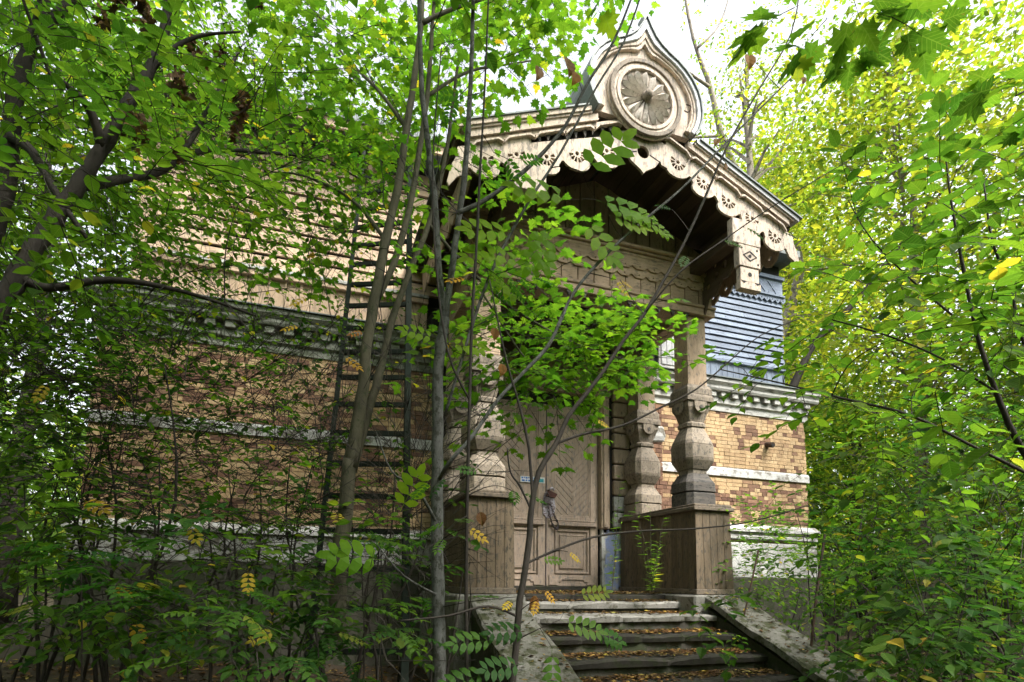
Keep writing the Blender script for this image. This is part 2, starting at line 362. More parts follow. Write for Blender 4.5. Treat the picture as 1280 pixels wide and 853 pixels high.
# bricks: courses of alternating stretchers and headers, 300 nearest as single pieces
def make_bricks():
    bl, bh, ch, jt = .245, .115, .067, .007
    box_me = {}
    def unit(L):
        if L not in box_me:
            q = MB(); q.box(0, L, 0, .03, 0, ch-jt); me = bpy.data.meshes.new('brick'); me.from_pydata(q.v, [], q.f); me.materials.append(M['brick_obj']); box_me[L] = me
        return box_me[L]
    L = []
    z = .845; row = 0
    while z < 3.07:
        if not (1.93 < z+ch/2 < 2.12):
            x = XL-(.13 if row % 2 else 0.0)
            k = row % 2
            while x < XR:
                l = bl if (k % 2 == 0 and x < 3) else bh+rnd.choice((-.02, 0, .008, .008, .03, .11))
                if x < 3 and rnd.random() < .3: l = bl
                x0, x1 = max(x, XL), min(x+l-jt, XR)
                if x1-x0 > .03 and not (x1 > 1.75 and x0 < 5.12) and not (x0 > 4 and z < 1.13): L.append((x0, x1, z))
                x += l; k += 1
        z += ch; row += 1
    P = [(x0, x1, z) for x0, x1, z in L]
    P.sort(key=lambda b: look(((b[0]+b[1])/2, W, b[2]))[2])
    single = [b for b in P if abs((b[1]-b[0])-(bl-jt)) < 1e-3][:300]; ss = set(single)
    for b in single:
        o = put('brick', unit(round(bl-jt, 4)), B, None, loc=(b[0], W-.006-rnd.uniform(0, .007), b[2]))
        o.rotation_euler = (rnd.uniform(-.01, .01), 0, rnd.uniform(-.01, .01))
    q = MB()
    for b in P:
        if b in ss: continue
        low = b[2] < 1.72
        t = rnd.random()
        hd = (b[1]-b[0]) < .15
        cl = mnoise.noise(Vector((b[0]*2.6, 0, b[2]*7)))
        if b[0] > 4: t = t*.33 if rnd.random() < (.66 if low else .2)+cl*.6 else .37+.6*t
        elif rnd.random() < .3+cl*.6: t *= .36
        y = W-.006-rnd.uniform(0, .007)
        n0 = len(q.v); q.box(b[0], b[1], y, y+.03, b[2], b[2]+ch-jt, t)
        q.v[n0:] = [(a_+rnd.uniform(-.003, .003), b_, c_+rnd.uniform(-.003, .003)) for a_, b_, c_ in q.v[n0:]]
    # return faces of the two corners
    for X, s in ((XL, -1), (XR, 1)):
        z = .845; row = 0
        while z < 3.07:
            y = W+.03
            while y < W+3.2:
                l = bl if row % 2 else bh
                xa = X+s*.006; q.box(min(xa, X-s*.02), max(xa, X-s*.02), y, y+l-jt, z, z+ch-jt, rnd.random()); y += l
            z += ch; row += 1
    q.build('brickwork', M['brick'], B, kind='stuff', tints=True)
make_bricks()
def band(x0, x1, z0, z1, d, name='string_course', mat='plaster'):
    q = MB(); q.prism([(W+.02, z0), (W-d, z0), (W-d, z1-.02), (W-.01, z1+.015), (W+.02, z1+.015)], x0, x1, axis='x'); q.build(name, M[mat], B)
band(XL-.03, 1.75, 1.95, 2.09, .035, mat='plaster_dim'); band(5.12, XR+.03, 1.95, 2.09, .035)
# brick pier and stone cap beside the porch
q = MB()
for k in range(30):
    z = .80+k*.075
    for x0, x1 in (((5.2, 5.31), (5.32, 5.44)) if k % 2 else ((5.2, 5.26), (5.27, 5.37), (5.38, 5.44))):
        q.box(x0, x1, W-.12+rnd.uniform(-.005, .005), W+.02, z, z+.064, rnd.uniform(0, .3))
q.build('brick_pier', M['brick'], B, kind='stuff', tints=True)
q = MB(); q.rings([[(5.19, W-.15, 2.38), (5.46, W-.15, 2.40), (5.47, W-.02, 2.4), (5.17, W-.02, 2.38)], [(5.15, W-.17, 2.48), (5.5, W-.17, 2.5), (5.5, W-.02, 2.52), (5.15, W-.02, 2.5)], [(5.17, W-.14, 2.64), (5.47, W-.14, 2.69), (5.46, W-.02, 2.70), (5.17, W-.02, 2.66)]])
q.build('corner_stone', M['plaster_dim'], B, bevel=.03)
q = MB(); q.prism([(4.42, -.05), (4.92, -.05), (4.92, .99), (4.80, .94), (4.70, .97), (4.60, .90), (4.52, .95), (4.46, .86), (4.40, .88), (4.44, .5), (4.41, .3)], W-.008, W+.06); q.build('plaster_patch', M['blue_plaster'], B, label='blue limewashed patch of wall beside the door')
q = MB(); q.prism([(4.36, -.05), (4.43, -.05), (4.40, .3), (4.44, .6), (4.39, .93), (4.36, .93)], W-.02, W+.05); q.build('plaster_edge', M['plaster'], B)
bx('plaster_patch', M['blue_plaster'], B, 2.16, 2.46, W-.03, W+.06, -.05, .95, .01)
# cornice with dentils
def cornice(x0, x1):
    cm = M['cornice_green'] if x0 < 0 else M['cornice']
    q = MB(); q.prism([(W+.05, 3.10), (W-.03, 3.10), (W-.03, 3.20), (W-.07, 3.23), (W-.07, 3.31), (W+.05, 3.31)], x0-.06, x1+.06, axis='x'); q.build('cornice', cm, B)
    q = MB(); q.prism([(W+.05, 3.423), (W-.16, 3.423), (W-.18, 3.46), (W-.18, 3.50), (W-.23, 3.56), (W-.23, 3.62), (W+.05, 3.66)], x0-.2, x1+.2, axis='x'); q.build('cornice', cm, B)
    bx('cornice_bed', cm, B, x0-.03, x1+.03, W-.045, W+.05, 3.313, 3.42, 0)
    x = x0
    while x < x1:
        bx('dentil', cm, B, x, x+.13, W-.13, W-.046, 3.325, 3.418, .006); x += .235
    q = MB(); q.prism([(W+.05, 3.663), (W-.26, 3.63), (W-.26, 3.645), (W+.05, 3.69)], x0-.23, x1+.23, axis='x'); q.build('flashing', M['roof'], B)
cornice(XL, 1.62); cornice(5.25, XR)
# upper storey: boards over a dark backing
UX0, UX1 = -2.25, 8.24
bx('wall', M['gap'], B, UX0, CX, W+.05, 13.8, 3.69, 6.32, 0); bx('wall', M['gap'], B, CX+.01, UX1, W+.05, 13.8, 3.69, 6.12, 0)
def batten_strip(x0, x1, z0, z1, mat, step):
    x = x0; k = 0
    while x < x1-.01:
        e = min(x+step, x1); bx('board', M[mat], B, x+.004, e-.004, W+.02, W+.05, z0, z1, 0)
        bx('batten', M[mat], B, x-.014, x+.014, W+(.013 if mat == 'blue_v' else -.005), W+.0195, z0, z1, 0); x = e
def siding(x0, x1, z0, z1, h, mat, gap=.012):
    z = z0
    while z < z1-.02:
        e = min(z+h, z1); xj = rnd.uniform(x0+.25*(x1-x0), x1-.2*(x1-x0))
        for xa, xb in ((x0, xj-.002), (xj+.002, x1)):
            sg = rnd.uniform(-.004, .004); yo = rnd.uniform(-.005, .003)
            q = MB(); q.prism([(W+.048, z+gap+sg), (W+yo, z+gap+sg), (W+.022, e-.006), (W+.048, e-.006)], xa, xb, axis='x'); q.build('plank', M[mat], B)
        z = e
batten_strip(UX0, 1.5, 3.72, 4.13, 'tan_v', .20)
bx('moulding', M['tan_h'], B, UX0-.03, 1.5, W-.05, W+.05, 4.135, 4.21); bx('moulding', M['cornice'], B, UX0-.04, 1.5, W-.07, W+.05, 4.213, 4.26)
siding(UX0, 3.2, 4.265, 6.2, .195, 'tan_h', .026)
bx('corner_board', M['tan_v'], B, UX0-.03, UX0+.12, W-.03, W+.06, 4.27, 6.2)
batten_strip(5.2, UX1, 3.72, 4.02, 'blue_v', .125)
bx('moulding', M['blue_h'], B, 5.2, UX1+.03, W-.03, W+.05, 4.025, 4.06)
siding(5.2, UX1, 4.065, 5.38, .1095, 'blue_h', .014)
# ornamental blue frieze: band with crosses and a toothed edge
bx('frieze_board', M['blue_h'], B, 5.2, UX1+.01, W-.005, W+.05, 5.385, 5.90, 0)
q = MB(); x = 5.3
while x < UX1-.06:
    q.prism([(x, 5.40), (x+.06, 5.34), (x+.12, 5.40), (x+.12, 5.46), (x, 5.46)], W-.022, W-.006, holes=[circ(x+.06, 5.40, .014, 6)]); x += .125
q.build('toothed_edge', M['blue_h'], B)
bx('moulding', M['blue_h'], B, 5.2, UX1+.03, W-.05, W-.006, 5.462, 5.50, .003); bx('moulding', M['blue_h'], B, 5.2, UX1+.03, W-.05, W-.006, 5.80, 5.86, .003)
x = 5.4
while x < UX1-.1:
    for s in (-1, 1):
        q = MB(); c, r, t = (x, 5.65), .10, .016
        q.prism([(c[0]-r, c[1]-s*r-t), (c[0]-r+t, c[1]-s*r-t), (c[0]+r, c[1]+s*r+t-.002), (c[0]+r-t, c[1]+s*r+t)] if s > 0 else
                [(c[0]-r, c[1]+r), (c[0]-r+t, c[1]+r+t), (c[0]+r, c[1]-r), (c[0]+r-t, c[1]-r-t)], W-.018-(.004 if s > 0 else 0), W-.006)
        q.build('cross_slat', M['blue_h'], B)
    x += .26
# corner eave bracket and roofs
def roof_slab(x0, x1, z, over, ext):
    q = MB(); a, b = x0-ext[0], x1+ext[1]; y0, y1 = W-over, 14.6; t = .12
    r0, r1 = (a+2.2 if ext[0] else a), (b-2.2 if ext[1] else b)
    q.add([(a, y0, z), (b, y0, z), (b, y1, z), (a, y1, z), (a, y0, z+t), (b, y0, z+t), (b, y1, z+t), (a, y1, z+t), (r0, 11.3, z+1.3), (r1, 11.3, z+1.3)],
          [(0, 3, 2, 1), (0, 1, 5, 4), (1, 2, 6, 5), (2, 3, 7, 6), (3, 0, 4, 7), (4, 5, 9, 8), (5, 6, 9), (6, 7, 8, 9), (7, 4, 8)])
    q.build('roof', M['roof'], B)
roof_slab(UX0, CX, 6.33, .55, (.5, 0)); roof_slab(CX+.01, UX1, 6.13, .35, (0, .12))
bx('eave_fascia', M['tan_h'], B, UX0-.45, CX, W-.50, W-.46, 6.2, 6.33); 
k = 0; x = UX0-.3
while x < 2.9:
    q = MB(); q.prism([(W+.04, 6.25), (W-.42, 6.25), (W-.42, 6.19), (W-.3, 6.1), (W-.22, 6.12), (W-.1, 5.95), (W+.04, 5.86)], x, x+.07, axis='x'); q.build('eave_bracket', M['tan_v'], B); x += .62
# shuttered little window to the right of the porch
bx('window_frame', M['cornice'], B, 5.44, 5.86, W-.06, W+.0, 3.72, 4.46, .006)
for k in range(3): bx('shutter_board', M['lead'], B, 5.49+k*.107, 5.49+k*.107+.1, W-.075, W-.061, 3.78, 4.40, .003)
bx('window_sill', M['cornice'], B, 5.4, 5.9, W-.13, W-.02, 3.64, 3.715, .006)
q = MB(); q.tube([(7.72, W+.02, 2.6), (7.72, W-.16, 2.56)], .05, 12); q.build('vent_pipe', M['iron'], B, smooth=False)
q = MB(); q.tube([(7.72, W-.161, 2.56), (7.72, W-.163, 2.56)], .038, 12); q.build('pipe_bore', M['gap'], B)

# ------------------------------------------------------------------ door and its surround
DW, DH = .885, 2.86
DY = W+.03
def clip(poly, a, b, c):        # keep a x + b z <= c
    out = []
    for i in range(len(poly)):
        p, q_ = poly[i], poly[(i+1) % len(poly)]
        dp, dq = a*p[0]+b*p[1]-c, a*q_[0]+b*q_[1]-c
        if dp <= 0: out.append(p)
        if (dp < 0) != (dq < 0) and dp != dq:
            t = dp/(dp-dq); out.append((p[0]+t*(q_[0]-p[0]), p[1]+t*(q_[1]-p[1])))
    return out
def door_leaf(x0, x1, s):
    d = empty('door_leaf', (x0, DY, 0), None, None, parent=B)
    d['label'] = 'right leaf of the brown chevron door with the broken lock' if s > 0 else 'left leaf of the brown chevron door with the notice strip'
    bx('core', M['door'], d, x0, x1, DY+.03, DY+.07, .03, DH, 0)
    for a, b in ((x0, x0+.13), (x1-.13, x1)): bx('stile', M['door'], d, a, b, DY-.004, DY+.029, .03, DH)
    for z0, z1 in ((.03, .18), (.93, 1.10), (DH-.14, DH)): bx('rail', M['door'], d, x0+.132, x1-.132, DY-.002, DY+.029, z0, z1)
    a, b, z0, z1 = x0+.132, x1-.132, 1.10, DH-.14
    def frame(a, b, z0, z1, w_, y, name='moulding'):
        for r in ((a, b, z0, z0+w_), (a, b, z1-w_, z1)): bx(name, M['door'], d, r[0], r[1], y, DY+.028, r[2], r[3], .004)
        for r in ((a, a+w_), (b-w_, b)): bx(name, M['door'], d, r[0], r[1], y+.001, DY+.028, z0+w_, z1-w_, .004)
    frame(a, b, z0, z1, .028, DY+.004)
    a += .03; b -= .03; z0 += .03; z1 -= .03; c = (a+b)/2; wd = .075
    for side in (-1, 1):
        k = -8
        while k < 40:
            o0 = z0+k*wd*1.414; n0 = o0+wd*1.414-.010
            # the boards fall towards the middle
            xa, xb = (a, c-.001) if side < 0 else (c+.001, b)
            P = [(xa, z0), (xb, z0), (xb, z1), (xa, z1)]
            if side < 0: P = clip(P, -1, -1, -(o0+a)); P = clip(P, 1, 1, n0+a)
            else: P = clip(P, 1, -1, -(o0-b)); P = clip(P, -1, 1, n0-b)
            if len(P) > 2 and max(p[1] for p in P)-min(p[1] for p in P) > .02:
                q = MB(); q.prism(P, DY+.014, DY+.029); q.build('board', M['door'], d)
            k += 1
    a, b = x0+.15, x1-.15
    frame(a, b, .22, .90, .03, DY+.004); frame(a+.08, b-.08, .30, .82, .018, DY+.006, 'inner_moulding')
    bx('panel', M['door'], d, a+.10, b-.10, DY+.012, DY+.028, .32, .80)
    bx('weather_rail', M['door'], d, x0+.03, x1-.03, DY-.045, DY-.005, .95, 1.02, .012)
    bx('weather_rail', M['door'], d, x0+.05, x1-.05, DY-.025, DY-.005, 1.025, 1.05, .006)
    kb = [(x0+.04, .05), (x0+.2, .05), (x0+.2, .10), (x0+.25, .10), (x0+.25, .13), (x1-.25, .13), (x1-.25, .10), (x1-.2, .10), (x1-.2, .05), (x1-.04, .05), (x1-.04, .2), (x0+.04, .2)]
    q = MB(); q.prism(kb, DY-.02, DY-.005); q.build('kick_board', M['door'], d)
    return d
dl = door_leaf(CX-DW, CX-.006, -1); dr = door_leaf(CX+.006, CX+DW, 1)
bx('astragal', M['chain'], dl, CX-.012, CX+.004, DY-.015, DY+.02, .03, DH)
# faded notice strip on the left leaf
bx('notice', M['paper'], dl, 3.0, 3.40, DY-.012, DY-.005, 1.60, 1.69, 0)
nx = 3.015
for k, wd in enumerate((.03, .018, .035, .02, .028, .015, .03, .022, .03)):
    bx('lettering', M['ink'], dl, nx, nx+wd, DY-.0135, DY-.0125, 1.652+(.006 if k % 2 else 0), 1.680, 0); nx += wd+.009
nx = 3.02
for k, wd in enumerate((.05, .03, .06, .028)): bx('lettering', M['ink'], dl, nx, nx+wd, DY-.0135, DY-.0125, 1.612, 1.640, 0); nx += wd+.012
bx('lettering', M['teal'], dl, 3.27, 3.38, DY-.0135, DY-.0125, 1.612, 1.668, 0)
# torn lock plate, hasp and hanging chain
q = MB(); q.prism([(3.37, 1.12), (3.44, 1.06), (3.55, 1.10), (3.58, 1.24), (3.54, 1.44), (3.47, 1.50), (3.40, 1.46), (3.36, 1.3)], DY-.022, DY-.006); q.build('lock_plate', M['steel'], dr, bevel=.003)
q = MB(); q.rings([[(3.42, DY-.05, 1.40), (3.56, DY-.05, 1.38), (3.60, DY-.05, 1.44), (3.44, DY-.05, 1.50)], [(3.42, DY-.023, 1.40), (3.56, DY-.023, 1.38), (3.60, DY-.023, 1.44), (3.44, DY-.023, 1.50)]]); q.build('rusty_hasp', surface('rust_red_metal', (.11, .04, .03), (.07, .03, .025), None, vary=0), dr)
q = MB(); q.tube([(3.46, DY-.06, 1.50), (3.50, DY-.06, 1.53), (3.54, DY-.06, 1.50)], .018, 8); q.build('lock_knob', M['steel'], dr, smooth=True)
bx('padlock', M['chain'], dr, 3.37, 3.47, DY-.075, DY-.035, 1.27, 1.38, .012)
q = MB(); q.tube([(3.39, DY-.055, 1.37), (3.39, DY-.055, 1.43), (3.42, DY-.055, 1.455), (3.45, DY-.055, 1.43), (3.45, DY-.055, 1.37)], .009, 6); q.build('shackle', M['chain'], dr, smooth=True)
pth, _ = smoothpath([(3.46, DY-.05, 1.34), (3.5, DY-.06, 1.22), (3.56, DY-.05, 1.08), (3.61, DY-.05, .98), (3.58, DY-.06, .90), (3.52, DY-.05, .96), (3.47, DY-.05, 1.1), (3.44, DY-.05, 1.25)], .01)
lk = MB(); lk.tube([(.026*math.cos(t), .013*math.sin(t), 0) for t in [2*PI*i/10 for i in range(11)]], .0055, 4); lme = bpy.data.meshes.new('chain_link'); lme.from_pydata(lk.v, [], lk.f)
for i in range(0, len(pth)-1):
    dv = Vector(pth[i+1]-pth[i]).normalized(); mm = dv.to_track_quat('X', 'Y').to_matrix().to_4x4() @ Matrix.Rotation(PI/2*(i % 2), 4, 'X'); mm.translation = Vector(pth[i])
    put('chain_link', lme, dr, M['chain'], mw=mm)
# frame
for x0, x1 in ((CX-DW-.17, CX-DW-.02), (CX+DW+.02, CX+DW+.17)):
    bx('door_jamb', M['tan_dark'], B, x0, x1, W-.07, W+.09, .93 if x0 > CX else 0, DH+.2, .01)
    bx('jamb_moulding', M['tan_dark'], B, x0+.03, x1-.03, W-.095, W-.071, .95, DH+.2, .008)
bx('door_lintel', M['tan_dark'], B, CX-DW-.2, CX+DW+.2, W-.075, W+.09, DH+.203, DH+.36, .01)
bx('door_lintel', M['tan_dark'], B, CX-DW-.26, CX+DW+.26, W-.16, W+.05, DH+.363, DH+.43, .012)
bx('threshold', M['step'], B, CX-DW-.1, CX+DW+.1, W-.06, W+.1, -.06, .03, .01)
# transom panels over the door
for k in range(4):
    x0 = CX-.98+k*.49; bx('transom_panel', M['tan_dark'], B, x0+.03, x0+.46, W+.0, W+.04, DH+.46, 3.6, .01)
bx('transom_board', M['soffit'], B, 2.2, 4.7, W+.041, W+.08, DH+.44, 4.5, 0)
# rusticated wooden blocks flanking the door
for side, (x0, x1) in ((-1, (2.03, 2.30)), (1, (4.555, 4.85))):
    z = .95; k = 0
    while z < 3.9:
        mt = M['plaster'] if k < 2 else M['tan_dark']
        bx('block', mt, B, x0, x1, W-.09, W+.05, z+.012, z+.245, .015, 'white washed block' if k < 2 else None); z += .257; k += 1
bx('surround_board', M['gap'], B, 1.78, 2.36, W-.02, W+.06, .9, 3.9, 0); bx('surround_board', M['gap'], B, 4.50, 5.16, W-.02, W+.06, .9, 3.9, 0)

# ------------------------------------------------------------------ pedestals, posts
YF, YB = 6.13, 7.97
def pedestal(x0, x1):
    p = empty('pedestal', ((x0+x1)/2, YF, 0), parent=B)
    bx('core', M['gap'], p, x0+.03, x1-.03, YF+.03, YB+.08, .0, 1.02, 0)
    f = .018
    n = 5; w_ = (x1-x0)/n
    for k in range(n):
        q = MB(); a, b = x0+k*w_+.003, x0+(k+1)*w_-.003; e = .0
        q.hexa([(a-f+(f if k else 0), YF-f, .03), (b+(f if k == n-1 else 0), YF-f, .03), (b, YF+.029, .03), (a, YF+.029, .03), (a, YF, 1.03), (b, YF, 1.03), (b, YF+.029, 1.03), (a, YF+.029, 1.03)])
        q.build('plank', M['pedestal'], p)
    n = 15; w_ = (YB-YF)/n
    for xs, s in ((x0, -1), (x1, 1)):
        for k in range(n):
            a, b = YF+.031+k*w_, YF+.031+(k+1)*w_-.006; i = xs-s*.029
            lo, hi = sorted((xs, i)); q = MB(); q.hexa([(lo-(f if s < 0 else 0), a, .03), (hi+(f if s > 0 else 0), a, .03), (hi+(f if s > 0 else 0), b, .03), (lo-(f if s < 0 else 0), b, .03), (lo, a, 1.03), (hi, a, 1.03), (hi, b, 1.03), (lo, b, 1.03)])
            q.build('plank', M['pedestal'], p)
    bx('cap_board', M['cap'], p, x0-.045, x1+.045, YF-.045, YB+.1, 1.033, 1.085, .008)
    bx('cap_board', M['cap'], p, x0-.02, x1+.02, YF-.02, YB+.09, 1.0875, 1.12, .006)
    bx('foot_board', M['cap'], p, x0-.03, x1+.03, YF-.03, YB+.06, -.04, .028, .006)
pedestal(1.66, 2.19); pedestal(4.66, 5.20)
def post(cx, cy, front=True):
    p = empty('porch_post', (cx, cy, 1.12), parent=B)
    def st(name, mat, prof, bev=.004):
        q = MB(); q.stack(cx, cy, [(z, h, c) for z, h, c in prof]); return q.build(name, M[mat], p, bevel=bev)
    dk = 'post_dark' if front and cx > 3 else 'post'
    st('base_block', dk, [(1.122, .235, .3), (1.29, .235, .3), (1.315, .21, .3)])
    st('base_block', dk, [(1.317, .24, .3), (1.44, .235, .3), (1.53, .18, .3), (1.565, .165, .3)])
    st('neck', 'post', [(1.567, .15, .3), (1.625, .15, .3)], .002)
    st('bulb', 'post', [(1.627, .165, .3), (1.74, .225, .3), (1.775, .235, .3)])
    st('bulb', 'post', [(1.779, .228, .3), (1.96, .232, .3)])
    st('bulb', 'post', [(1.964, .228, .3), (2.02, .215, .3), (2.19, .14, .3), (2.215, .13, .3)])
    st('collar', 'post', [(2.217, .15, .3), (2.265, .155, .3), (2.29, .13, .3)])
    st('capital', 'post', [(2.292, .125, .12), (2.40, .15, .06), (2.48, .185, .02), (2.56, .19, .02)])
    for a in range(4):      # hanging half discs with a boss on each face
        q = MB(); r = .1; pts = [(r*math.cos(t), -.0+r*math.sin(t)) for t in [PI+PI*i/10 for i in range(11)]]+[(r, .06), (-r, .06)]
        q.prism([(u_, v_) for u_, v_ in pts], -.02, .0)
        q.v = [tuple((Matrix.Rotation(a*PI/2, 3, 'Z') @ Vector((x_, y_-.192, z_)))+Vector((cx, cy, 2.50))) for x_, y_, z_ in q.v]
        q.build('scroll', M['post'], p, bevel=.004)
        q = MB(); pts = circ(0, -.02, .026, 10); q.prism(pts, -.03, -.0205)
        q.v = [tuple((Matrix.Rotation(a*PI/2, 3, 'Z') @ Vector((x_, y_-.192, z_)))+Vector((cx, cy, 2.50))) for x_, y_, z_ in q.v]
        q.build('boss', M['post_dark'], p)
    st('abacus', 'post', [(2.562, .215, .02), (2.62, .215, .02), (2.66, .20, .02)])
    st('abacus', 'post', [(2.662, .2, .02), (2.74, .2, .02), (2.80, .165, .02)])
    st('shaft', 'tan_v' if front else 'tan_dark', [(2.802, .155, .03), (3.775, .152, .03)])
YP = 6.52
post(1.925, YP); post(4.93, YP)
post(1.925, 7.78, False); post(4.93, 7.78, False)

# ------------------------------------------------------------------ beam over the posts
BY = 6.31                      # front face of the beam
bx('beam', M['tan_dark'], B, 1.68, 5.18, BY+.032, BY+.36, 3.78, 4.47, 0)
x = 1.70
while x < 5.15:
    e = min(x+.232, 5.17); bx('frieze_board', M['tan_h'], B, x+.007, e-.007, BY+.005, BY+.031, 3.91, 4.30, 0); x = e
bx('beam_fascia', M['tan_h'], B, 1.66, 5.20, BY-.012, BY+.0305, 3.785, 3.88, .004)
bx('beam_moulding', M['tan_h'], B, 1.65, 5.21, BY-.035, BY+.0295, 3.883, 3.925, .008)
def scallops(z, d, step, y0, name):
    q = MB(); x = 1.66; hs_ = []; pts = []
    n = int(round(3.54/step)); st = 3.54/n
    pts = [(1.66, z+.13)]
    for k in range(n):
        a = 1.66+k*st
        pts += [(a+.004, z), (a+.25*st, z-d), (a+.75*st, z-d), (a+st-.004, z)]
        hs_.append(circ(a+.5*st, z+.0, .011, 6))
    pts += [(5.20, z+.13)]
    q.prism(pts, y0, y0+.022, holes=hs_); q.build(name, M['tan_h'], B)
scallops(4.165, .04, .222, BY-.019, 'scalloped_board'); scallops(4.27, .035, .222, BY-.044, 'scalloped_board')
bx('beam_fascia', M['tan_h'], B, 1.65, 5.21, BY-.05, BY+.004, 4.4, 4.44, .004)
bx('beam_moulding', M['tan_h'], B, 1.62, 5.24, BY-.085, BY+.05, 4.443, 4.478, .008)
bx('beam_moulding', M['tan_h'], B, 1.58, 5.28, BY-.125, BY+.2, 4.481, 4.53, .010)
x = 2.3
while x < 4.75:
    q = MB(); q.prism([(x-.045, 3.783), (x+.045, 3.783), (x+.012, 3.74), (x+.012, 3.715), (x-.012, 3.715), (x-.012, 3.74)], BY+.0, BY+.03); q.build('drop_tooth', M['post_dark'], B); x += .222
# side beams back to the wall, with fretted brackets
for cx, s in ((1.925, -1), (4.93, 1)):
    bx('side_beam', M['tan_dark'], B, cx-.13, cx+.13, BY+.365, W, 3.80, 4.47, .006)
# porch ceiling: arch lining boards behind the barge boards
def roofz(dx): return 5.68-.43*abs(dx)
for s in (-1, 1):      # boards of the tympanum
    pass
x = 1.70
while x < 5.14:
    e = x+.212; za = min(roofz(x-CX), roofz(e-CX))-.2; zb_ = roofz(x-CX)-.2; zc_ = roofz(e-CX)-.2
    q = MB(); q.prism([(x+.009, 4.531), (e-.009, 4.531), (e-.009, zc_), (x+.009, zb_)], BY+.12, BY+.15); q.build('tympanum_board', M['tan_dark'], B); x = e
bx('tympanum_backing', M['gap'], B, 1.7, 5.16, BY+.152, BY+.17, 4.48, 4.85, 0)

# ------------------------------------------------------------------ canopy
YC = 5.30; ED = 2.20           # face of the barge boards; half width of the roof
def rake(name, mat, t0, t1, y0, y1, d0, d1, s, parent=B, label=None):
    """a board following the roof slope: t0..t1 metres below the roof line"""
    if name != 'soffit_board' and name != 'purlin': t0, t1 = t0*.62, t1*.62
    q = MB(); q.prism([(CX+s*d0, roofz(d0)-t1), (CX+s*d1, roofz(d1)-t1), (CX+s*d1, roofz(d1)-t0), (CX+s*d0, roofz(d0)-t0)], y0, y1)
    return q.build(name, M[mat], parent, label=label)
for s in (-1, 1):
    for (a, b) in ((.74, 1.1), (1.105, 1.6), (1.605, ED+.06)): rake('roof_sheet', 'roof', 0, .03, YC-.10, W+.2, a, b, s)
    rake('roof_sheet', 'roof', 0, .03, YC+.35, W+.2, 0.0 if s > 0 else .004, .735, s)
    rake('gutter_moulding', 'lead' if s > 0 else 'tan_crest', .035, .115, YC-.08, YC+.05, .70, ED+.02, s)
    rake('crown_moulding', 'tan_crest', .118, .155, YC-.06, YC+.04, .68, ED-.04, s)
    rake('fascia_board', 'tan_crest', .157, .285, YC-.04, YC+.03, .60, ED-.10, s)
    rake('fascia_moulding', 'tan_crest', .275, .30, YC-.055, YC-.041, .60, ED-.12, s)
    rake('fascia_board', 'tan_crest', .30, .40 if s > 0 else .385, YC-.015, YC+.03, .25, ED-.14, s)
    # soffit planks running back to the wall
    dd = .02
    while dd < ED-.05:
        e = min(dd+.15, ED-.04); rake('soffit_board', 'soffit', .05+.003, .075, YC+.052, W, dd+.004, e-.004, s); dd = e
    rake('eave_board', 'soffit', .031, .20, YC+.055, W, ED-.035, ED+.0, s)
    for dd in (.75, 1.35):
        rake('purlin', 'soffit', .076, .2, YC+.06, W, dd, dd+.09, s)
# stepped key moulding under the fascia
ros = [.48, .84, 1.20, 1.55, 1.90]
def zr(d): return roofz(d)-.40
for s in (-1, 1):
    for i, d in enumerate(ros):
        if s < 0 and i < 2: drop = .0
        L = .36; t = .022
        a, b = d-.14, d+.10
        pts = [(a-.05, roofz(a-.05)-.265), (a, roofz(a)-.225), (b, roofz(b)-.225), (b+.05, roofz(b+.05)-.27), (b+.05, roofz(b+.05)-.27-t), (b-.004, roofz(b)-.225-t), (a+.004, roofz(a)-.225-t), (a-.05, roofz(a-.05)-.265-t)]
        q = MB(); q.prism([(CX+s*u_, v_) for u_, v_ in pts], YC-.045, YC-.001); q.build('key_moulding', M['tan_crest'], B)
def rosette(cx, cz, r=.075, rot=0):
    """centre hole and seven radiating slots, open towards the top"""
    H = [circ(cx, cz, r*.26, 8)]
    for k in range(7):
        a = rot+PI+PI*k/6
        ca, sa = math.cos(a), math.sin(a); w0, w1 = r*.09, r*.21; r0, r1 = r*.5, r*1.08
        H.append([(cx+ca*r0-sa*w0*-1, cz+sa*r0+ca*w0*-1), (cx+ca*r1-sa*w1*-1, cz+sa*r1+ca*w1*-1), (cx+ca*r1-sa*w1, cz+sa*r1+ca*w1), (cx+ca*r0-sa*w0, cz+sa*r0+ca*w0)])
    return H
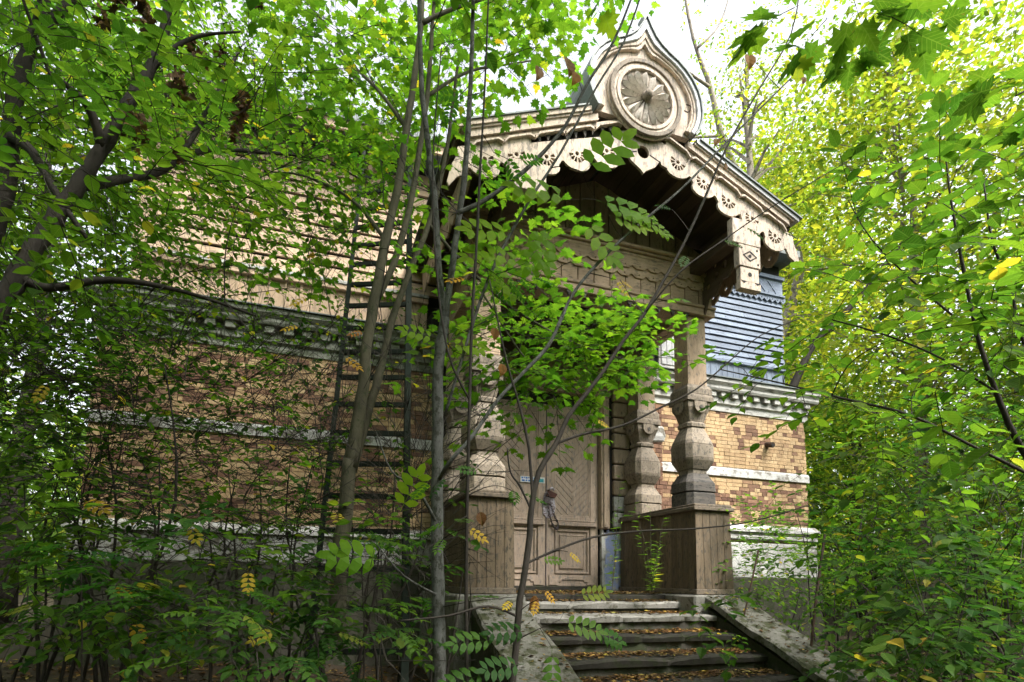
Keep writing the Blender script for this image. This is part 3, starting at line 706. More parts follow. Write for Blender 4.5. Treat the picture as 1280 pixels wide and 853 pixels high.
def scallop_piece(s, idx, d0, d1, dz=0, tilt=0, tail=False):
    pts = []; holes = []
    for i in idx:
        d = ros[i]; z = zr(d)
        for k in range(9):
            a = PI+PI*k/8+(-.42)
            pts.append((d+.166*math.cos(a), z-.115+.105*math.sin(a)))
        pts.append((d+.178, zr(d+.178)-.085))
    low = [(d0, zr(d0)-.10)]+[p for p in pts if d0 <= p[0] <= d1]+[(d1, zr(d1)-.10)]
    if tail:
        low = low[:-1]+[(2.08, zr(2.08)-.10), (2.12, zr(2.12)-.16), (2.19, zr(2.19)-.17), (2.27, zr(2.27)-.25), (2.29, zr(2.29)-.2), (2.25, zr(2.25)-.03), (2.2, zr(2.2)+.06), (2.19, zr(2.19)+.10)]
        d1 = 2.19
    up = [(d1, roofz(d1)-.24), (d0, roofz(d0)-.24)]
    P = low+up
    hs_ = []
    for i in idx: hs_ += rosette(ros[i], zr(ros[i])-.02, .096, rot=-.40)
    c = ((d0+d1)/2, zr((d0+d1)/2))
    def T(p):
        x, z = p[0]-c[0], p[1]-c[1]; ca, sa = math.cos(tilt), math.sin(tilt)
        return (CX+s*(c[0]+x*ca-z*sa), c[1]+x*sa+z*ca+dz)
    q = MB(); q.prism([T(p) for p in P], YC, YC+.028, holes=[[T(p) for p in h] for h in hs_])
    # remove duplicates is not needed: the outline is simple
    return q.build('scalloped_barge_board', M['tan_crest'], B, label='broken sagging piece of scalloped board' if dz else None)
scallop_piece(1, [0, 1], .315, 1.015); scallop_piece(1, [2, 3, 4], 1.02, 2.1, tail=True)
scallop_piece(-1, [0, 1, 2], .315, 1.38, dz=-.10, tilt=.05); scallop_piece(-1, [3, 4], 1.385, 2.1, tail=True)
rake('barge_backing', 'gap', .25, .55, YC+.05, YC+.07, .3, 1.4, -1)
# jagged broken edge above the sagging piece
q = MB()
for k in range(9):
    d = .42+k*.11; z = roofz(d)-.30; q.prism([(CX-d-.03, z+.06), (CX-d+.03, z+.06), (CX-d+rnd.uniform(-.01, .02), z-rnd.uniform(.0, .05))], YC+.002, YC+.024)
q.build('splintered_edge', M['post_dark'], B)
# pointed centre board with its round hole
cz = 5.03
half = [(0, 4.78), (.035, 4.82), (.10, 4.86), (.16, 4.90), (.20, 4.96), (.225, 5.0), (.245, 4.95), (.325, 4.93)]
P = [(CX-a, b) for a, b in reversed(half[1:])]+[(CX+a, b) for a, b in half]+[(CX+.31, 5.22), (CX, 5.35), (CX-.31, 5.22)]
q = MB(); q.prism(P, YC-.006, YC+.026, holes=[circ(CX, 5.045, .078, 18)]); q.build('centre_board', M['tan_crest'], B)
for s in (-1, 1):
    q = MB(); q.prism([(CX+s*.085, 5.02), (CX+s*.235, 4.965), (CX+s*.237, 4.98), (CX+s*.085, 5.04)], YC-.0075, YC-.0061); q.build('crack', M['gap'], B)
# onion crest
ON = [(.63, 5.36), (.68, 5.44), (.725, 5.56), (.74, 5.68), (.725, 5.82), (.69, 5.93), (.62, 6.05), (.53, 6.15), (.42, 6.235), (.30, 6.30), (.20, 6.37), (.12, 6.45), (.06, 6.55), (0, 6.67)]
def onion(k, dz=0):
    Q = [(a*k, 5.72+(z-5.72)*k-max(0, 1-k)*1.1*math.exp(-(a/.16)**2)) for a, z in ON]
    return [(CX+a, z) for a, z in Q]+[(CX-a, z) for a, z in reversed(Q[:-1])]
crest = empty('onion_crest', (CX, YC, 5.3), parent=B); crest['label'] = 'onion shaped crest with the carved flower'
q = MB(); q.prism(onion(.985), YC-.035, YC+.04); q.build('crest_board', M['tan_crest'], crest)
def shell(name, mat, k0, k1, y0, y1, bev=.0, dz=0):
    a, b = onion(k0, dz), onion(k1, dz); n = len(a); q = MB()
    vs = [(x, y0, z) for x, z in a]+[(x, y0, z) for x, z in b]+[(x, y1, z) for x, z in a]+[(x, y1, z) for x, z in b]; fs = []
    for i in range(n-1): fs += [(i, i+1, n+i+1, n+i), (2*n+i, 3*n+i, 3*n+i+1, 2*n+i+1), (i, 2*n+i, 2*n+i+1, i+1), (n+i, n+i+1, 3*n+i+1, 3*n+i)]
    fs += [(0, n, 3*n, 2*n), (n-1, 3*n-1, 4*n-1, 2*n-1)]
    q.add(vs, fs); return q.build(name, M[mat], crest, bevel=bev)
shell('crest_hood', 'roof', 1.03, 1.0, YC-.14, 6.75)
shell('outer_moulding', 'lead', 1.0, .93, YC-.12, YC-.0345, .006)
shell('middle_moulding', 'tan_crest', .93, .885, YC-.095, YC-.034, .006)
shell('inner_moulding', 'tan_crest', .885, .85, YC-.08, YC-.0335, .006)
q = MB(); q.stack(CX, YC-.06, [(6.62, .04, .3), (6.66, .06, .3), (6.69, .045, .3), (6.72, .015, .3)]); q.build('finial', M['lead'], crest)
CZ = 5.665
def disc(name, mat, r0, r1, y0, y1, n=40, bev=.004):
    q = MB(); o_ = circ(CX, CZ, r1, n)
    q.prism(o_, y0, y1, holes=[circ(CX, CZ, r0, n)] if r0 else []); return q.build(name, M[mat], crest, bevel=bev)
disc('medallion', 'tan_crest', 0, .49, YC-.065, YC-.036); disc('medallion_ring', 'post', .425, .475, YC-.105, YC-.066); disc('medallion_ring', 'tan_crest', .39, .423, YC-.085, YC-.0665)
disc('medallion_ring', 'tan_crest', .345, .388, YC-.10, YC-.067)
disc('medallion_ground', 'post', 0, .344, YC-.069, YC-.0655)
for k in range(16):
    a = 2*PI*k/16; q = MB(); ca, sa = math.cos(a), math.sin(a)
    prof = [(.06, .008, .03), (.13, .020, .045), (.22, .036, .055), (.27, .042, .055), (.30, .036, .045), (.335, .003, .025)]
    vs = []; fs = []
    for r, hw, hy in prof:
        for t in (-1, 0, 1): vs.append((CX+ca*r-sa*hw*t, YC-.066-(hy if t == 0 else .008), CZ+sa*r+ca*hw*t))
    for t in (-1, 1): pass
    for i in range(len(prof)-1):
        b0 = 3*i; fs += [(b0, b0+1, b0+4, b0+3), (b0+1, b0+2, b0+5, b0+4)]
    q.add(vs, fs); q.build('petal', M['petal'], crest)
q = MB(); q.rings([[(CX+math.cos(t)*r, y, CZ+math.sin(t)*r) for t in [2*PI*i/14 for i in range(14)]] for r, y in ((.065, YC-.066), (.068, YC-.11), (.05, YC-.13), (.05, YC-.16), (.02, YC-.185))])
q.build('boss', M['post'], crest, smooth=True)
q = MB(); pts, rr = smoothpath([(CX+.53, YC-.12, CZ+.05), (CX+.56, YC-.16, CZ-.0), (CX+.54, YC-.14, CZ-.06), (CX+.50, YC-.11, CZ-.03)], .008); q.tube(pts, rr, 5); q.build('bent_wire', M['iron'], crest)
# pendants hanging in the front plane
for s in (-1, 1):
    c = CX+s*1.43
    p = empty('hanging_pendant', (c, YC, 4.2), parent=B)
    bx('pendant_block', M['tan_crest'], p, c-.21, c+.21, YC-.03, YC+.07, 4.20, 4.52, .008)
    if s > 0:
        c = 4.895; z = -.02
        bx('pendant_shaft', M['tan_crest'], p, c-.16, c+.16, YC-.03, YC+.07, 3.92, 4.197, .006)
        bx('pendant_shaft', M['tan_crest'], p, c-.14, c+.14, YC-.018, YC+.06, 3.73, 3.917, .006)
        bx('pendant_shaft', M['tan_crest'], p, c-.155, c+.155, YC-.03, YC+.07, 3.63, 3.727, .006)
        dm = [(c-.11, 4.06), (c, 4.13), (c+.11, 4.06), (c, 3.99)]; di = [(c-.085, 4.06), (c, 4.112), (c+.085, 4.06), (c, 4.008)]
        q = MB(); q.prism(dm, YC-.034, YC-.0305, holes=[di]); q.build('diamond_groove', M['gap'], p)
        for hx, hz, r in ((c, 4.06, .022), (c+.11, 4.15, .014), (c+.12, 3.97, .014), (c-.12, 4.15, .012), (c, 3.83, .028)):
            q = MB(); y = YC-.034 if hz > 3.92 else YC-.022; q.prism(circ(hx, hz, r, 8), y, y+.0035); q.build('hole', M['gap'], p)
        for k in (-1, 1):
            q = MB(); q.prism([(c+k*.10, 3.70), (c+k*.155, 3.73), (c+k*.06, 3.727)], YC-.034, YC-.0305); q.build('notch', M['gap'], p)
    # fretted bracket between the pendant, the eave and the post
    fr = []
    q = MB(); xx = CX+s*1.58
    out = [(YC+.35, 4.5), (YC+.35, 4.25), (YC+.5, 4.1), (YC+.62, 4.12), (YC+.75, 3.95), (YC+.9, 3.98), (YC+.98, 3.8), (YC+1.06, 3.78), (YC+1.06, 4.5)]
    hh = [circ(YC+.55, 4.3, .05, 8), circ(YC+.72, 4.22, .05, 8), circ(YC+.9, 4.15, .05, 8), circ(YC+.75, 4.38, .04, 8), circ(YC+.95, 4.35, .04, 8)]
    q.prism(out, xx, xx+.03, holes=hh, axis='x'); q.build('fretwork_bracket', M['soffit'], B)
    q = MB(); ex = CX+s*(ED-.16)
    out = [(YC+.1, 4.55), (YC+.1, 4.3)]
    y = YC+.1
    while y < W-.2: out += [(y+.05, 4.22), (y+.14, 4.18), (y+.23, 4.22), (y+.28, 4.30)]; y += .28
    out += [(W-.1, 4.55)]
    q.prism(out, ex, ex+.025, holes=[circ(YC+.24+.28*k, 4.30, .03, 8) for k in range(8)], axis='x'); q.build('eave_lace', M['tan_dark'], B)
    bx('tie_beam', M['soffit'], B, CX+s*1.43-.09, CX+s*1.43+.09, YC+.075, BY+.03, 4.33, 4.5, .005)

# ------------------------------------------------------------------ stairway
ST = empty('stone_stairway', (CX, 5, -1), 'worn stone stairway with sloping side walls leading up to the porch door', 'stairway')
CL, CRR = (1.64, 2.22), (4.68, 5.24)
bx('landing', M['step'], ST, 1.6, 5.3, 6.62, W+.05, -1.3, -.06, .01)
bx('landing_base', M['concrete'], ST, 4.52, 5.36, 6.0, W+.0, -1.3, -.045, .02); bx('landing_base', M['concrete'], ST, 1.5, 2.3, 6.0, W+.0, -1.3, -.045, .02)
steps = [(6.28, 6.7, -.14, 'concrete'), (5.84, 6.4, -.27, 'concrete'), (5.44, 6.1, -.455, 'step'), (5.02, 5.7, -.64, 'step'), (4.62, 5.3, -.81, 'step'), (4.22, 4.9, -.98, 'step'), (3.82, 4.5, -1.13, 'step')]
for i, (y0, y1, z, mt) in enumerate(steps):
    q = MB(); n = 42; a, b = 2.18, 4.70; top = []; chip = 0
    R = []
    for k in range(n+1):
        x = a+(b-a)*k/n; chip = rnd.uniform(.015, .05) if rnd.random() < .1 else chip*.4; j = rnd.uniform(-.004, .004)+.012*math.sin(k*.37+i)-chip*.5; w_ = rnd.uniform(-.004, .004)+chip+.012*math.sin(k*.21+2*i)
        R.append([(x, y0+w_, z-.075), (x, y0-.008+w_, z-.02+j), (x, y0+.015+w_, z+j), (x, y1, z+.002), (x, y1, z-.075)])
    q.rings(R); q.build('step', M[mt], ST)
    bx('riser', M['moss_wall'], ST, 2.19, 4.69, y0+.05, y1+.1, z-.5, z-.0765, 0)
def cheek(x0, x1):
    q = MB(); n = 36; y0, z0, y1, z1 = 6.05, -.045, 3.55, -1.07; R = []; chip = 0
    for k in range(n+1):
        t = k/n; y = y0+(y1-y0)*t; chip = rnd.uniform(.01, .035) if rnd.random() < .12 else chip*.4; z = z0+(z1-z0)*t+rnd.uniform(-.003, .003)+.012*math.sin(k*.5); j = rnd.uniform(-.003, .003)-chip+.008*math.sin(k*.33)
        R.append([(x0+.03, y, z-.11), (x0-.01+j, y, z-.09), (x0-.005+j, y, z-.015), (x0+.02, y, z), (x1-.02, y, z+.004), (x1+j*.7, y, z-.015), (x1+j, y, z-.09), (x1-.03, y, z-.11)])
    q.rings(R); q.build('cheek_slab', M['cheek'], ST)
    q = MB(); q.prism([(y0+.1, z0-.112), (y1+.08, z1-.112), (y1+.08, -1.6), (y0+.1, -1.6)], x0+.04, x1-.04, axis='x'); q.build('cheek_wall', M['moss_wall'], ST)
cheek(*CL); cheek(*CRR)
# two bent iron rods by the right cheek
for pts, lab in (([(930, 770), (938, 735), (948, 688)], 'thin rusty iron rod leaning on the right side wall of the stairs, nearer the porch'), ([(1014, 808), (1019, 760), (1025, 712), (1031, 668)], 'short dark iron rod standing among leaves beside the lower stairs')):
    Y = 5.45 if pts[0][0] < 1000 else 4.75
    P = [at(u, v, Y) for u, v in pts]; q = MB(); pp, rr = smoothpath(P, .011 if Y > 5 else .014); q.tube(pp, rr, 6)
    o = q.build('iron_rod', M['iron']); tag(o, lab, 'rod')

# ------------------------------------------------------------------ ladder
LD = empty('fire_ladder', (.6, 5, -1), 'tall dark green metal ladder leaning against the tan siding behind the tree stems', 'ladder')
def ladder():
    lb, lt = np.array([.14, 4.95, -.95]), np.array([.36, 7.25, 5.55])
    rb, rt = np.array([.80, 4.75, -.95]), np.array([1.04, 7.25, 5.55])
    bl_ = at(396, 720, 4.9); bl2 = at(447, 262, 6.9); br = at(507, 720, 4.75); br2 = at(513, 180, 7.0)
    dl_ = (bl2-bl_)/(bl2[2]-bl_[2]); dr_ = (br2-br)/(br2[2]-br[2])
    def L(z): return bl_+dl_*(z-bl_[2])
    def Rr(z): return br+dr_*(z-br[2])
    for fn, w_ in ((L, .024), (Rr, .03)):
        q = MB(); a, b = fn(-1.05), fn(6.0)
        q.hexa([(a[0]-w_, a[1]-.02, a[2]), (a[0]+w_, a[1]-.02, a[2]), (a[0]+w_, a[1]+.03, a[2]), (a[0]-w_, a[1]+.03, a[2]), (b[0]-w_, b[1]-.02, b[2]), (b[0]+w_, b[1]-.02, b[2]), (b[0]+w_, b[1]+.03, b[2]), (b[0]-w_, b[1]+.03, b[2])])
        q.build('ladder_rail', M['ladder'], LD, bevel=.004)
    z = -.75
    while z < 5.9:
        a, b = L(z), Rr(z+.0); h = .022
        q = MB(); q.hexa([(a[0], a[1]-.02, a[2]-h), (b[0], b[1]-.02, b[2]-h), (b[0], b[1]+.02, b[2]-h), (a[0], a[1]+.02, a[2]-h), (a[0], a[1]-.02, a[2]+h), (b[0], b[1]-.02, b[2]+h), (b[0], b[1]+.02, b[2]+h), (a[0], a[1]+.02, a[2]+h)])
        q.build('rung', M['ladder'], LD); z += .315
ladder()

# ------------------------------------------------------------------ leaves
def tri_fan(pts): return [(0, i, i+1) for i in range(1, len(pts)-1)]
def T_oval(wd=.5):
    """elliptical leaf, pointed tip, folded along the midrib"""
    xs, ws = (.1, .32, .58, .82), (.27, .46, .45, .26); v = [(0, 0, 0)]; f = []
    for x, w_ in zip(xs, ws): v += [(x, -w_*wd, .05*w_*2), (x, 0, -.06*x*x), (x, w_*wd, .05*w_*2)]
    v.append((1.02, 0, -.09)); f += [(0, 1, 2), (0, 2, 3)]
    for k in range(3):
        a = 1+3*k; f += [(a, a+3, a+4), (a, a+4, a+1), (a+1, a+4, a+5), (a+1, a+5, a+2)]
    f += [(10, 13, 11), (11, 13, 12)]
    return np.array(v, float), f
def T_rhomb(): return np.array([(0, 0, 0), (.45, -.26, .03), (1, 0, -.04), (.5, .26, .03)], float), [(0, 1, 2), (0, 2, 3)]
def T_maple():
    out = [(.0, .0), (-.08, -.20), (.10, -.20), (.02, -.42), (.22, -.36), (.34, -.52), (.40, -.30), (.52, -.34), (.50, -.17), (.72, -.19), (.76, -.09), (1.0, 0)]
    full = out+[(x, -y) for x, y in reversed(out[1:-1])]
    v = [(.32, 0, .0)]+[(x, y, -.16*(abs(y)**1.3+max(0, x-.5)**1.5)*1.4+(.02 if i % 2 else 0)) for i, (x, y) in enumerate(full)]
    n = len(full); f = [(0, 1+i, 1+(i+1) % n) for i in range(n)]
    return np.array(v, float), f
def T_comp(n=6, lw=.10, ll=.30):
    """a pinnate leaf: pairs of leaflets along a stalk"""
    v = [(0, -.004, 0), (0, .004, 0), (.95, 0, -.12)]; f = [(0, 1, 2)]
    def let(x, y, z, dx, dy, L):
        b = len(v); px, py = -dy, dx; w_ = lw*L/ll
        v.extend([(x, y, z), (x+dx*L*.35+px*w_*.5, y+dy*L*.35+py*w_*.5, z+.01), (x+dx*L*.75+px*w_*.4, y+dy*L*.75+py*w_*.4, z-.01), (x+dx*L, y+dy*L, z-.05), (x+dx*L*.75-px*w_*.4, y+dy*L*.75-py*w_*.4, z-.01), (x+dx*L*.35-px*w_*.5, y+dy*L*.35-py*w_*.5, z+.01)])
        f.extend([(b, b+1, b+5), (b+1, b+2, b+4), (b+1, b+4, b+5), (b+2, b+3, b+4)])
    for k in range(n):
        x = .22+.68*k/(n-1); L = ll*(.75+.5*math.sin(PI*(k+.8)/(n+.6)))*.95
        for s in (-1, 1): let(x, 0, -.12*x*x, .42, s*.9, L)
    let(.93, 0, -.11, 1, 0, ll)
    return np.array(v, float), f
def T_lance(): return np.array([(0, 0, 0), (.3, -.07, .02), (1, 0, -.15), (.3, .07, .02)], float), [(0, 1, 2), (0, 2, 3)]
TM = {'oval': T_oval(.72), 'small': T_rhomb(), 'maple': T_maple(), 'comp': T_comp(5, .135, .30), 'comp5': T_comp(4, .19, .36), 'comp4': T_comp(4, .17, .36), 'lance': T_lance()}
def nrm(a): a = np.asarray(a, float); return a/(np.linalg.norm(a, axis=-1, keepdims=True)+1e-9)
def leaf_frames(D, N):
    X = nrm(D); Y = nrm(np.cross(N, X)); Z = np.cross(X, Y); return X, Y, Z
def leaf_mesh(name, tmpl, P, D, N, S, T, mat, parent):
    tv, tf = TM[tmpl] if isinstance(tmpl, str) else tmpl
    X, Y, Z = leaf_frames(D, N); S = np.asarray(S)[:, None, None]; off = np.array(WL[parent.name]) if parent else 0
    curl = 1+nr.uniform(-.6, 1.6, (len(P), 1, 1))
    v = P[:, None, :]-off+S*(tv[None, :, 0:1]*X[:, None]+tv[None, :, 1:2]*Y[:, None]+tv[None, :, 2:3]*curl*Z[:, None])
    n, k = len(P), len(tv); tf = np.array(tf); F = (np.arange(n)[:, None, None]*k+tf[None]).reshape(-1, 3)
    me = bpy.data.meshes.new(name); me.vertices.add(n*k); me.vertices.foreach_set('co', v.reshape(-1).astype(np.float32))
    me.loops.add(len(F)*3); me.loops.foreach_set('vertex_index', F.reshape(-1).astype(np.int32))
    me.polygons.add(len(F)); me.polygons.foreach_set('loop_start', np.arange(0, len(F)*3, 3, dtype=np.int32)); me.polygons.foreach_set('loop_total', np.full(len(F), 3, np.int32))
    a = me.attributes.new('tint', 'FLOAT', 'FACE'); a.data.foreach_set('value', np.repeat(np.asarray(T, np.float32), len(tf)))
    me.update(calc_edges=True); me.materials.append(mat)
    o = bpy.data.objects.new(name, me); COL.objects.link(o)
    if parent: o.parent = parent
    return o
LEAFME = {}
def leaf_single(tmpl, var):
    k = (tmpl, var)
    if k not in LEAFME:
        tv, tf = TM[tmpl]; v = tv.copy(); v[:, 2] *= (.4, 1.3, 2.2)[var % 3]; v[:, 1] *= (1, .9, 1.08)[var % 3]
        me = bpy.data.meshes.new('leaf'); me.from_pydata([tuple(q) for q in v], [], tf); me.materials.append(None); LEAFME[k] = me
    return LEAFME[k]
class Plant:
    def __init__(s, name, label, cat, base, bark, leafmat, tmpl, group=None, size=.08):
        s.root = empty(name, base, label, cat, group); s.bark = bark; s.lm = leafmat; s.tmpl = tmpl; s.size = size
        s.nodes = []; s.rads = []; s.tw = MB(); s.L = []; s.gold = []; s.brown = []
    def stem(s, pts, r, part='branch', n=8, sub=4, jit=.05, label=None):
        P, R = smoothpath(pts, r, sub); R = [k*(1+rnd.uniform(-.04, .04)+(.16 if rnd.random() < .05 else 0)) for k in R]; P = [P[0]]+[k+np.array([rnd.uniform(-1, 1), rnd.uniform(-1, 1), 0])*.10*m_ for k, m_ in zip(P[1:-1], R[1:-1])]+[P[-1]]; q = MB(); q.tube(P, R, n, jit); o = q.build(part, M[s.bark], s.root, smooth=True, label=label)
        for a, b in zip(P, R): s.nodes.append(a); s.rads.append(b)
        return o
    def link(s, p, sag=.1, n=3, rmax=.012, keep=True):
        """a branch from the nearest wood to point p"""
        A = np.array(s.nodes); d = np.linalg.norm(A-p, axis=1)+.35*np.maximum(0, A[:, 2]-p[2]+.1); i = int(np.argmin(d)); a = A[i]; L = np.linalg.norm(p-a)
        if L < .03: return nrm(np.array([rnd.uniform(-1, 1), rnd.uniform(-1, 1), .3]))
        side = nrm(np.cross(p-a, (0, 0, 1.)))*rnd.uniform(-.12, .12)*L
        m1 = a+(p-a)*.35+np.array([0, 0, sag*L])+side; m2 = a+(p-a)*.7+np.array([0, 0, sag*L*.9])+side*.7
        r0 = min(s.rads[i]*.7, rmax, .0028+.004*L); P, R = smoothpath([a, m1, m2, p], [r0, r0*.8, r0*.6, max(.0016, r0*.4)], 2 if L < .5 else 3)
        s.tw.tube(P, R, n)
        if keep:
            for a_, b_ in zip(P[2:], R[2:]): s.nodes.append(a_); s.rads.append(b_)
        return nrm(P[-1]-P[-2])
    def leaf(s, p, d, n_, sz, t=None): s.L.append((p, d, n_, sz, rnd.random() if t is None else t))
    def spray(s, p, kind, d=None, n=None, ln=None, sag=.1, size=None, droop=.25, tmax=1.):
        p = np.asarray(p, float); d0 = s.link(p, sag); sz = size or s.size
        if d is None:
            d = d0*.8+np.array([rnd.uniform(-.6, .6), rnd.uniform(-.6, .6), rnd.uniform(-.3, .1)])
        d = np.array(d, float); d[2] *= .5; d = nrm(d); sd_ = nrm(np.cross(d, (0, 0, 1.))); L = ln or rnd.uniform(.28, .5)
        up = nrm(np.array([rnd.uniform(-.25, .25), rnd.uniform(-.25, .25), 1]))
        e = [p+d*L*t+np.array([0, 0, -droop*L*t*t]) for t in (0, .5, 1)]
        s.tw.tube(e, [.0028, .002, .001], 3)
        jj = lambda a: np.array([rnd.uniform(-a, a), rnd.uniform(-a, a), rnd.uniform(-a, a)])
        if kind == 'alt':
            n = n or 8
            for k in range(n):
                t = (k+.6)/n; q = p+d*L*t+np.array([0, 0, -droop*L*t*t]); sg = 1 if k % 2 else -1
                s.leaf(q, d*.55+sd_*sg*.8+np.array([0, 0, -.18])+jj(.25), up+jj(.3), sz*rnd.uniform(.65, 1.2), rnd.random()*tmax)
            s.leaf(e[2], d+jj(.2), up+jj(.2), sz*rnd.uniform(.7, 1), rnd.random()*tmax)
        elif kind == 'opp':
            n = n or 3
            for k in range(n):
                t = (k+1)/n; q = p+d*L*t+np.array([0, 0, -droop*L*t*t])
                for sg in (-1, 1):
                    ld = nrm(d*rnd.uniform(.2, .8)+sd_*sg*.8+jj(.3)); pe = rnd.uniform(.04, .1); b = q+ld*pe+np.array([0, 0, .01])
                    s.tw.tube([q, b], [.0012, .0008], 3); s.leaf(b, ld+np.array([0, 0, -.22]), up+jj(.5), sz*rnd.uniform(.6, 1.2), rnd.random()*tmax)
            s.leaf(e[2], d+jj(.2), up+jj(.2), sz, rnd.random()*tmax)
        elif kind == 'pin':
            n = n or 4
            for k in range(n):
                t = (k+.8)/n; q = p+d*L*t; sg = 1 if k % 2 else -1
                s.leaf(q, d*.6+sd_*sg*rnd.uniform(.3, .8)+np.array([0, 0, -.15])+jj(.2), up+jj(.25), sz*rnd.uniform(.7, 1.15), rnd.random()*tmax)
    def twigs(s, p, n=6, L=.5, up=.3):
        p = np.asarray(p, float); d = s.link(p, .05); q = p
        for k in range(n):
            dd = nrm(d+np.array([rnd.uniform(-1, 1), rnd.uniform(-1, 1), rnd.uniform(-.6, .6)+up])); l = L*rnd.uniform(.5, 1.2)
            e = [q, q+dd*l*.5+np.array([rnd.uniform(-.04, .04)]*3), q+dd*l]; s.tw.tube(e, [.003, .0022, .001], 3)
            if rnd.random() < .5: q = e[1]
    def fill(s, cnt_, box, kind, **kw):
        u0, u1, v0, v1, y0, y1 = box
        pts = [at(rnd.uniform(u0, u1), rnd.uniform(v0, v1), rnd.uniform(y0, y1)) for _ in range(cnt_)]
        A = np.array(s.nodes[:400]); pts.sort(key=lambda p: float(np.min(np.linalg.norm(A-p, axis=1))))
        for p in pts:
            if p[2] < ground_z(p[0], p[1])+.1: continue
            if kind == 'twig': s.twigs(p, **kw)
            else: s.spray(p, kind, **kw)
    def finish(s, singles=300, minpx=10):
        if s.tw.v: s.tw.build('twigs', M['bark_dark'], s.root, kind='stuff')
        if not s.L: return
        P, D, N, S, T = [np.array(q, float) for q in zip(*s.L)]
        N = N+1e-3
        V_ = P-CC; dd = V_@CF; uu = 640+FPX*(V_@CR)/dd; vv = 426.5+SHIFT-FPX*(V_@CU)/dd
        px = S*FPX/np.maximum(dd, .1); ok = (dd > .3) & (uu > 0) & (uu < 1280) & (vv > 0) & (vv < 853) & (px > minpx)
        idx = np.where(ok)[0]; idx = idx[np.argsort(-px[idx])][:singles]; one = np.zeros(len(P), bool); one[idx] = True
        X, Y, Z = leaf_frames(D, N); off = np.array(WL[s.root.name])
        mt = LM[s.lm+'_o']
        for i in idx:
            m_ = Matrix([[X[i][k]*S[i], Y[i][k]*S[i], Z[i][k]*S[i], P[i][k]-off[k]] for k in range(3)]+[[0, 0, 0, 1]])
            me = leaf_single(s.tmpl, int(i) % 3); o = bpy.data.objects.new('leaf', me); COL.objects.link(o); o.parent = s.root; o.matrix_basis = m_
            if not me.materials[0]: me.materials[0] = mt
            if me.materials[0] is not mt: o.material_slots[0].link = 'OBJECT'; o.material_slots[0].material = mt
        for p, d, n_, sz in s.brown:
            x, y, z = leaf_frames(np.array(d, float), np.array(n_, float)); m_ = Matrix([[x[k]*sz, y[k]*sz, z[k]*sz, p[k]-off[k]] for k in range(3)]+[[0, 0, 0, 1]])
            me = leaf_single('oval', 2); me.materials[0] = me.materials[0] or mt; o = bpy.data.objects.new('leaf', me); COL.objects.link(o); o.parent = s.root; o.matrix_basis = m_
            o.material_slots[0].link = 'OBJECT'; o.material_slots[0].material = LM['dead_o']; o['label'] = 'withered brown leaf'
        for g in s.gold:
            p, d, n_, sz = g; x, y, z = leaf_frames(np.array(d, float), np.array(n_, float))
            m_ = Matrix([[x[k]*sz, y[k]*sz, z[k]*sz, p[k]-off[k]] for k in range(3)]+[[0, 0, 0, 1]])
            me = leaf_single('comp4', 1); o = bpy.data.objects.new('leaf', me); COL.objects.link(o); o.parent = s.root; o.matrix_basis = m_
            o.material_slots[0].link = 'OBJECT'; o.material_slots[0].material = LM['gold']; o['label'] = 'yellow compound leaf'
        if (~one).any(): tag(leaf_mesh('foliage', s.tmpl, P[~one], D[~one], N[~one], S[~one], T[~one], LM[s.lm], s.root), kind='stuff')
    def withered(s, u, v, Y, sz=.08):
        p = at(u, v, Y); s.link(p, .02, rmax=.003); s.brown.append((p, (rnd.uniform(-.5, .5), -.1, -.9), (rnd.uniform(-.5, .5), -1, .1), sz))
    def golden(s, u, v, Y, sz=.16, ang=None):
        p = at(u, v, Y); s.link(p, .05); a = rnd.uniform(0, 2*PI) if ang is None else ang
        s.gold.append((p, (math.cos(a), -.3, -.45+math.sin(a)*.3), (rnd.uniform(-.3, .3), -.75, .7), sz))

def over(pl, cnt_, xr, yr, zr_, kind='alt', size=.085):
    """crown sprays added unseen above the view, to cut the sky light"""
    pts = [np.array([rnd.uniform(*xr), rnd.uniform(*yr), rnd.uniform(*zr_)]) for _ in range(cnt_)]
    for p in pts:
        u, v, d = look(p)
        if d > 0 and -80 < u < 1360 and v > -40: continue
        pl.spray(p, kind, size=size)
def line(Y, *uv):
    """points of a stem: (u, v) or (u, v, Y)"""
    return [at(p[0], p[1], p[2] if len(p) > 2 else Y) for p in uv]
DONE = []
# --- old dark leaning trees on the left
t = Plant('linden_tree', 'dark barked leaning tree at the far left with hanging clusters of withered leaves', 'tree', at(-60, 760, 3.6), 'bark_dark', 'dark', 'oval', 'trees around the house', .085)
t.lm = 'oval'
t.stem(line(3.6, (-120, 900), (-60, 560), (-15, 410), (22, 345), (60, 285), (95, 235), (128, 185), (160, 130), (188, 85), (205, 40), (215, -40)), [.07, .062, .054, .05, .046, .042, .038, .034, .03, .026, .022], 'trunk', 10, 5, .1)
t.stem(line(3.6, (22, 345), (60, 360), (140, 350), (230, 365), (320, 395)), [.03, .022, .018, .012, .006]); t.stem(line(3.6, (95, 235, 3.6), (150, 225, 3.9), (215, 205, 4.2), (265, 130, 4.4), (300, 60, 4.6)), [.03, .026, .022, .018, .012])
t.stem(line(3.6, (128, 185), (108, 130, 3.5), (60, 90, 3.4)), [.03, .02, .01]); t.stem(line(3.6, (188, 85), (215, 62), (250, 45), (300, 40)), [.025, .016, .01, .006])
t.stem(line(4.2, (215, 205, 4.2), (260, 187, 4.6), (320, 190, 5), (400, 200, 5.2), (470, 235, 5.2)), [.02, .02, .018, .012, .006])
t.fill(800, (-60, 340, -60, 250, 3.6, 7.2), 'alt', size=.056); t.fill(330, (-60, 210, 240, 430, 3.6, 7), 'alt', size=.055); t.fill(440, (200, 500, 20, 270, 4.0, 7.4), 'alt', size=.054)
